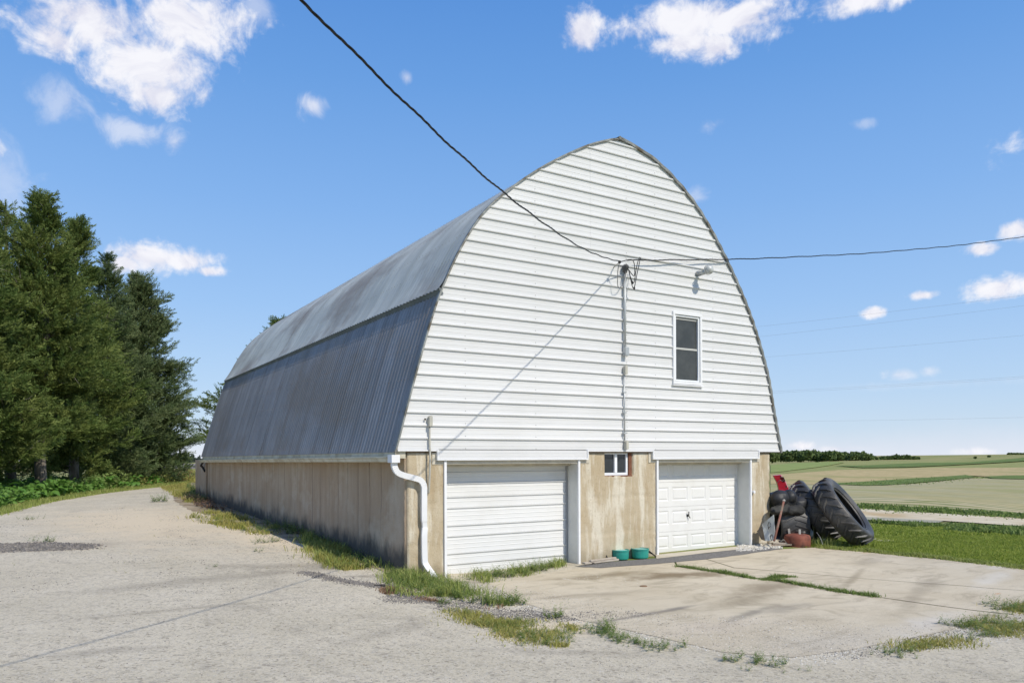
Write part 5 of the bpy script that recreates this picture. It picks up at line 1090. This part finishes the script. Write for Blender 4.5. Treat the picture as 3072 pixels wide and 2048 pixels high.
lump('plastic_bundle', [(at(1789, 1143, 18.4), .2, (1.2, 1, 1.)), (at(1813, 1142, 18.5), .19, (1, 1, 1)), (at(1802, 1152, 18.7), .3, (1.5, 1.1, .85)), (at(1836, 1156, 18.6), .17, (1.3, 1, 1)), (at(1778, 1150, 18.8), .22, (1, 1, 1.1))], M_tarp, 'black plastic bundle with two round humps on top of the tyre heap', 'plastic bundle', amp=.035)
lump('plastic_sheet', [(at(1795, 1170, 18.35), .3, (1.25, .5, .42)), (at(1828, 1172, 18.4), .26, (1.2, .5, .5)), (at(1850, 1185, 18.7), .22, (1., .6, 1.1))], mat('dusty_black_plastic', (.02, .02, .02), (.05, .05, .045), 3, .7, bump=.012, bscale=9), 'dusty black sheeting draped below the two-humped bundle', 'plastic sheet', amp=.05, sc=5.5, seed=9)
# red discharge chute of a snow thrower standing behind the heap
M_red = mat('glossy_red_paint', (.5, .012, .03), (.58, .02, .045), 4, .3, spec=.5, c3=(.4, .01, .02), s3=4); M_blk = mat('black_metal', (.02, .02, .02), (.05, .045, .04), 7, .5, .3)
ch = empty('snow_thrower_chute', 'red metal discharge chute rising behind the black bundle', 'chute', None, tuple(at(1808, 1148, 19.3))); O_ = Vector(ch.location)
cc = lambda x, y, d: tuple(at((2240+x/5.227)/K, (1380+y/5.227)/K, d)-O_)
L_ = [(420, 240), (445, 290), (478, 350), (498, 420), (505, 490), (515, 560)]; Rt = [(532, 232), (570, 285), (610, 350), (640, 420), (672, 490), (690, 560)]
V = [cc(x, y, 19.2) for x, y in L_]+[cc(x, y, 19.15) for x, y in Rt]+[cc(x-16, y-6, 19.55) for x, y in L_]+[cc(x+6, y-10, 19.5) for x, y in Rt]; n = 6; F = []
for i in range(n-1): F += [(i, i+1, n+i+1, n+i), (i, 2*n+i, 2*n+i+1, i+1), (n+i, n+i+1, 3*n+i+1, 3*n+i), (2*n+i, 3*n+i, 3*n+i+1, 2*n+i+1)]
F += [(0, n, 3*n, 2*n)]
MB().add(V, F).build('chute', M_red, ch)
MB().tube([cc(520, 262, 19.08), cc(575, 268, 19.06), cc(600, 330, 19.06)], .014, 5).build('hinge_rod', M_blk, ch); MB().tube([cc(485, 350, 19.1), cc(520, 310, 19.05), cc(565, 330, 19.05), cc(575, 300, 19.05)], .007, 4).build('cable', M_galv, ch)
MB().add([cc(520, 275, 19.1), cc(575, 270, 19.08), cc(600, 350, 19.08), cc(560, 345, 19.1)], [(0, 1, 2, 3)]).build('deflector', mat('dark_red_paint', (.3, .01, .015), None, 4, .4), ch); MB().add([cc(605, 400, 19.05), cc(625, 395, 19.05), cc(632, 430, 19.05), cc(612, 435, 19.05)], [(0, 1, 2, 3)]).build('bracket', M_blk, ch)
# rusty half tank with four steel legs up
M_rust = mat('red_oxide_rust', (.2, .065, .045), (.27, .1, .07), 4, .85, bump=.003, c3=(.12, .05, .04), s3=5); M_leg = mat('grey_angle_iron', (.3, .29, .27), (.4, .39, .36), 8, .6, .4)
c = G(1856, 1257); tk = empty('steel_drum', 'rusty red half drum standing on the ground with four steel stubs up', 'drum', None, (c[0], c[1]+.3, c[2]))
MB().lathe([(.30, 0), (.305, .01), (.302, .2), (.295, .245), (.27, .275), (.2, .295), (.1, .305), (.0001, .307)], 40).build('drum_shell', M_rust, tk, smooth=True)
MB().lathe([(.306, .0), (.312, .012), (.306, .024)], 40).build('drum_rim', M_rust, tk)
for dx, dy, h_ in ((-.16, .06, .15), (0.02, -.12, .15), (.19, .1, .16), (.13, .2, .17)):
    p0 = rv*dx+fv*dy; q = MB(); w_ = .026
    for k in range(1): q.prism([(-w_, 0), (w_, 0), (w_, h_), (-w_, h_)], 0, .006); q.prism([(w_-.006, 0), (w_, 0), (w_, h_), (w_-.006, h_)], .006, .045)
    o = q.build('steel_stub', M_leg, tk); o.location = (p0[0], p0[1], .27); o.rotation_euler = (RNG.normal(0, .08), dx*.8, -.55)
# bent rods leaning on the drum
tag(MB().tube(spl([at(1876, 1222, 17.6), at(1884, 1234, 17.4), at(1890, 1250, 17.3)], 5), .007, 4).build('wire_rod', M_leg), 'thin bent wire rod leaning on the right side of the rusty drum', 'rod')
# grey box with drawn marks, leaning on the wall
M_sheetm = mat('pale_grey_sheet', (.42, .44, .43), (.5, .52, .5), 5, .6, .2, c3=(.36, .36, .33), s3=4); M_under = mat('brown_grey_sheet', (.15, .125, .1), (.22, .19, .15), 6, .8)
bx = empty('metal_box', 'grey sheet metal box with curved black marks leaning on the wall corner', 'box', None, tuple(at(1772, 1245, 18.0))); O_ = Vector(bx.location)
c2_ = lambda x, y, d: tuple(at((2240+x/5.227)/K, (1380+y/5.227)/K, d)-O_)
f4 = [c2_(240, 1000, 17.95), c2_(418, 855, 17.75), c2_(452, 1255, 17.55), c2_(290, 1262, 17.7)]; b4 = [c2_(248, 992, 18.0), c2_(428, 850, 17.8), c2_(458, 1255, 17.6), c2_(298, 1262, 17.75)]
MB().add(f4+b4, [(0, 1, 2, 3), (7, 6, 5, 4), (0, 4, 5, 1), (1, 5, 6, 2), (2, 6, 7, 3), (3, 7, 4, 0)]).build('face_plate', M_sheetm, bx)
MB().add([c2_(238, 1025, 18.0), c2_(162, 1110, 18.1), c2_(228, 1240, 18.0), c2_(292, 1262, 17.8), c2_(330, 1000, 18.1), c2_(300, 1230, 18.1)], [(0, 1, 2, 3), (1, 4, 5, 2), (0, 4, 1), (3, 2, 5)]).build('hopper_side', M_under, bx)
for pts in ([(345, 1080), (332, 1010), (350, 965), (372, 985), (383, 1030), (352, 1048), (345, 1080)], [(375, 1225), (372, 1180), (395, 1160), (410, 1190), (412, 1240), (385, 1250), (375, 1225)]):
    MB().tube([c2_(x, y, 17.6+.0*x) if False else tuple(Vector(c2_(x, y, 17.76-.16*(y-1000)/250))) for x, y in pts], .008, 5).build('curved_mark', M_blk, bx)
# red-brown pole
p0, p1 = G(1741+27, 1250), at(1797, 1120, 17.6); p0 = at((2240+432/5.227)/K, (1380+1262/5.227)/K, 17.25); p1 = at((2240+582/5.227)/K, (1380+640/5.227)/K, 17.9)
M_pole = mat('red_brown_pipe', (.2, .075, .055), (.26, .12, .09), 6, .7, c3=(.22, .18, .13), s3=4)
t_ = empty('pipe', 'red brown steel pipe leaning on the black bundle', 'pipe', None, tuple(p0)); MB().tube([(0, 0, 0), tuple(p1-p0)], .026, 10).build('tube', M_pole, t_, smooth=True); MB().tube([tuple((p1-p0)*.985), tuple((p1-p0)*1.03)], .034, 8).build('pipe_cap', M_leg, t_)
# rocks and boards
M_rock = mat('pale_limestone', (.42, .38, .3), (.5, .46, .38), 6, .9, bump=.01, bscale=20)
for x, y, r, lab, sc3 in ((1757, 1247, .13, 'pale flat rock left of its neighbour at the barn corner', (1.5, 1, .55)), (1781, 1248, .12, 'pale blocky rock right of its neighbour at the barn corner', (1.3, 1, .7)), (1769, 1254, .08, 'small pale rock in front of the two larger rocks', (1.4, 1, .5))):
    c = G(x, y+4); lump('rock', [(Vector(c)+Vector((0, .08, r*sc3[2]*.7)), r, sc3)], M_rock, lab, 'rock', 'rocks by the barn corner', .03, 9, int(x))
for k, (x, y, L, a, lab) in enumerate(((1790, 1256, .7, -.3, 'weathered plank lying lowest in front of the rocks'), (1805, 1254, .55, -.55, 'short grey plank between the rocks and the drum'), (1815, 1251, .45, .1, 'light brown offcut beside the rusty drum'), (1798, 1251, .5, -.9, 'narrow plank crossing behind the lowest plank'))):
    c = G(x, y); q = MB().box(-L/2, L/2, -.05, .05, 0, .03).build('plank', M_old if k % 2 else mat('grey_weathered_wood', (.25, .2, .16), (.34, .28, .22), 6, .9, bump=.005), bevel=.003); q.location = (c[0], c[1]+.05, c[2]+.03+.02*k); q.rotation_euler = (0, .03*k, a); tag(q, lab, 'plank', 'scrap wood by the barn corner')
for k, pts in enumerate(([(1793, 1245), (1800, 1240), (1808, 1250)], [(1820, 1250), (1832, 1253), (1845, 1249)], [(1886, 1246), (1893, 1238), (1900, 1244)])):
    P = [Vector(G(x, 1256))+Vector((0, 0, (1256-y)*.011)) for x, y in pts]; tag(MB().tube(spl(P, 5), .007, 4).build('wire_rod', M_leg if k != 1 else M_blk), ['bent wire sticking up beside the leaning pipe', 'bent black wire lying left of the rusty drum', 'bent wire in the grass right of the rusty drum'][k], 'rod')
blades(along([(1880, 1257), (1920, 1256), (1985, 1258)], 700, .12), .22, .006, .5, name='tall_grass', m=M_grass, label='longer grass blades around the foot of the tyres')
weeds(along([(1752, 1250), (1830, 1256)], 30, .12), .09, m=M_brown, name='dead_leaves', label='dead leaves and bark among the rocks at the barn corner')
# small white fitting on the right pier
q = MB(); q.lathe([(.0001, 0), (.035, 0), (.035, .05), (.0001, .05)], 14, Matrix.Translation((9.1, .03, -.98))@Matrix.Rotation(pi/2, 4, 'X')); q.build('round_fitting', M_trim, barn, smooth=False)
# stone and twig debris on the driveway
tag(MB().tube(spl([G(860, 1346)+[0, 0, .03], G(890, 1350)+[0, 0, .05], G(915, 1353)+[0, 0, .03]], 5), .018, 5).build('stick', M_bark), 'dark stick lying left of the corner grass', 'stick')
o = lump('orange_scrap', [(Vector(G(664, 1192))+Vector((0, 0, .1)), .07, (1, 1, .8))], mat('orange_plastic', (.7, .22, .08), None, 4, .6), 'small orange scrap in the grass beside the side wall', 'scrap', None, .02, 9, 3)
q = MB().lathe([(.0001, .012), (.06, .012), (.065, .0)], 24).build('drain_cover', mat('rusty_cover', (.2, .12, .07), (.28, .18, .11), 9, .9)); c = G(1478, 1348); q.location = (c[0], c[1], c[2]+.015); tag(q, 'small rusty round cover set in the concrete apron', 'cover')
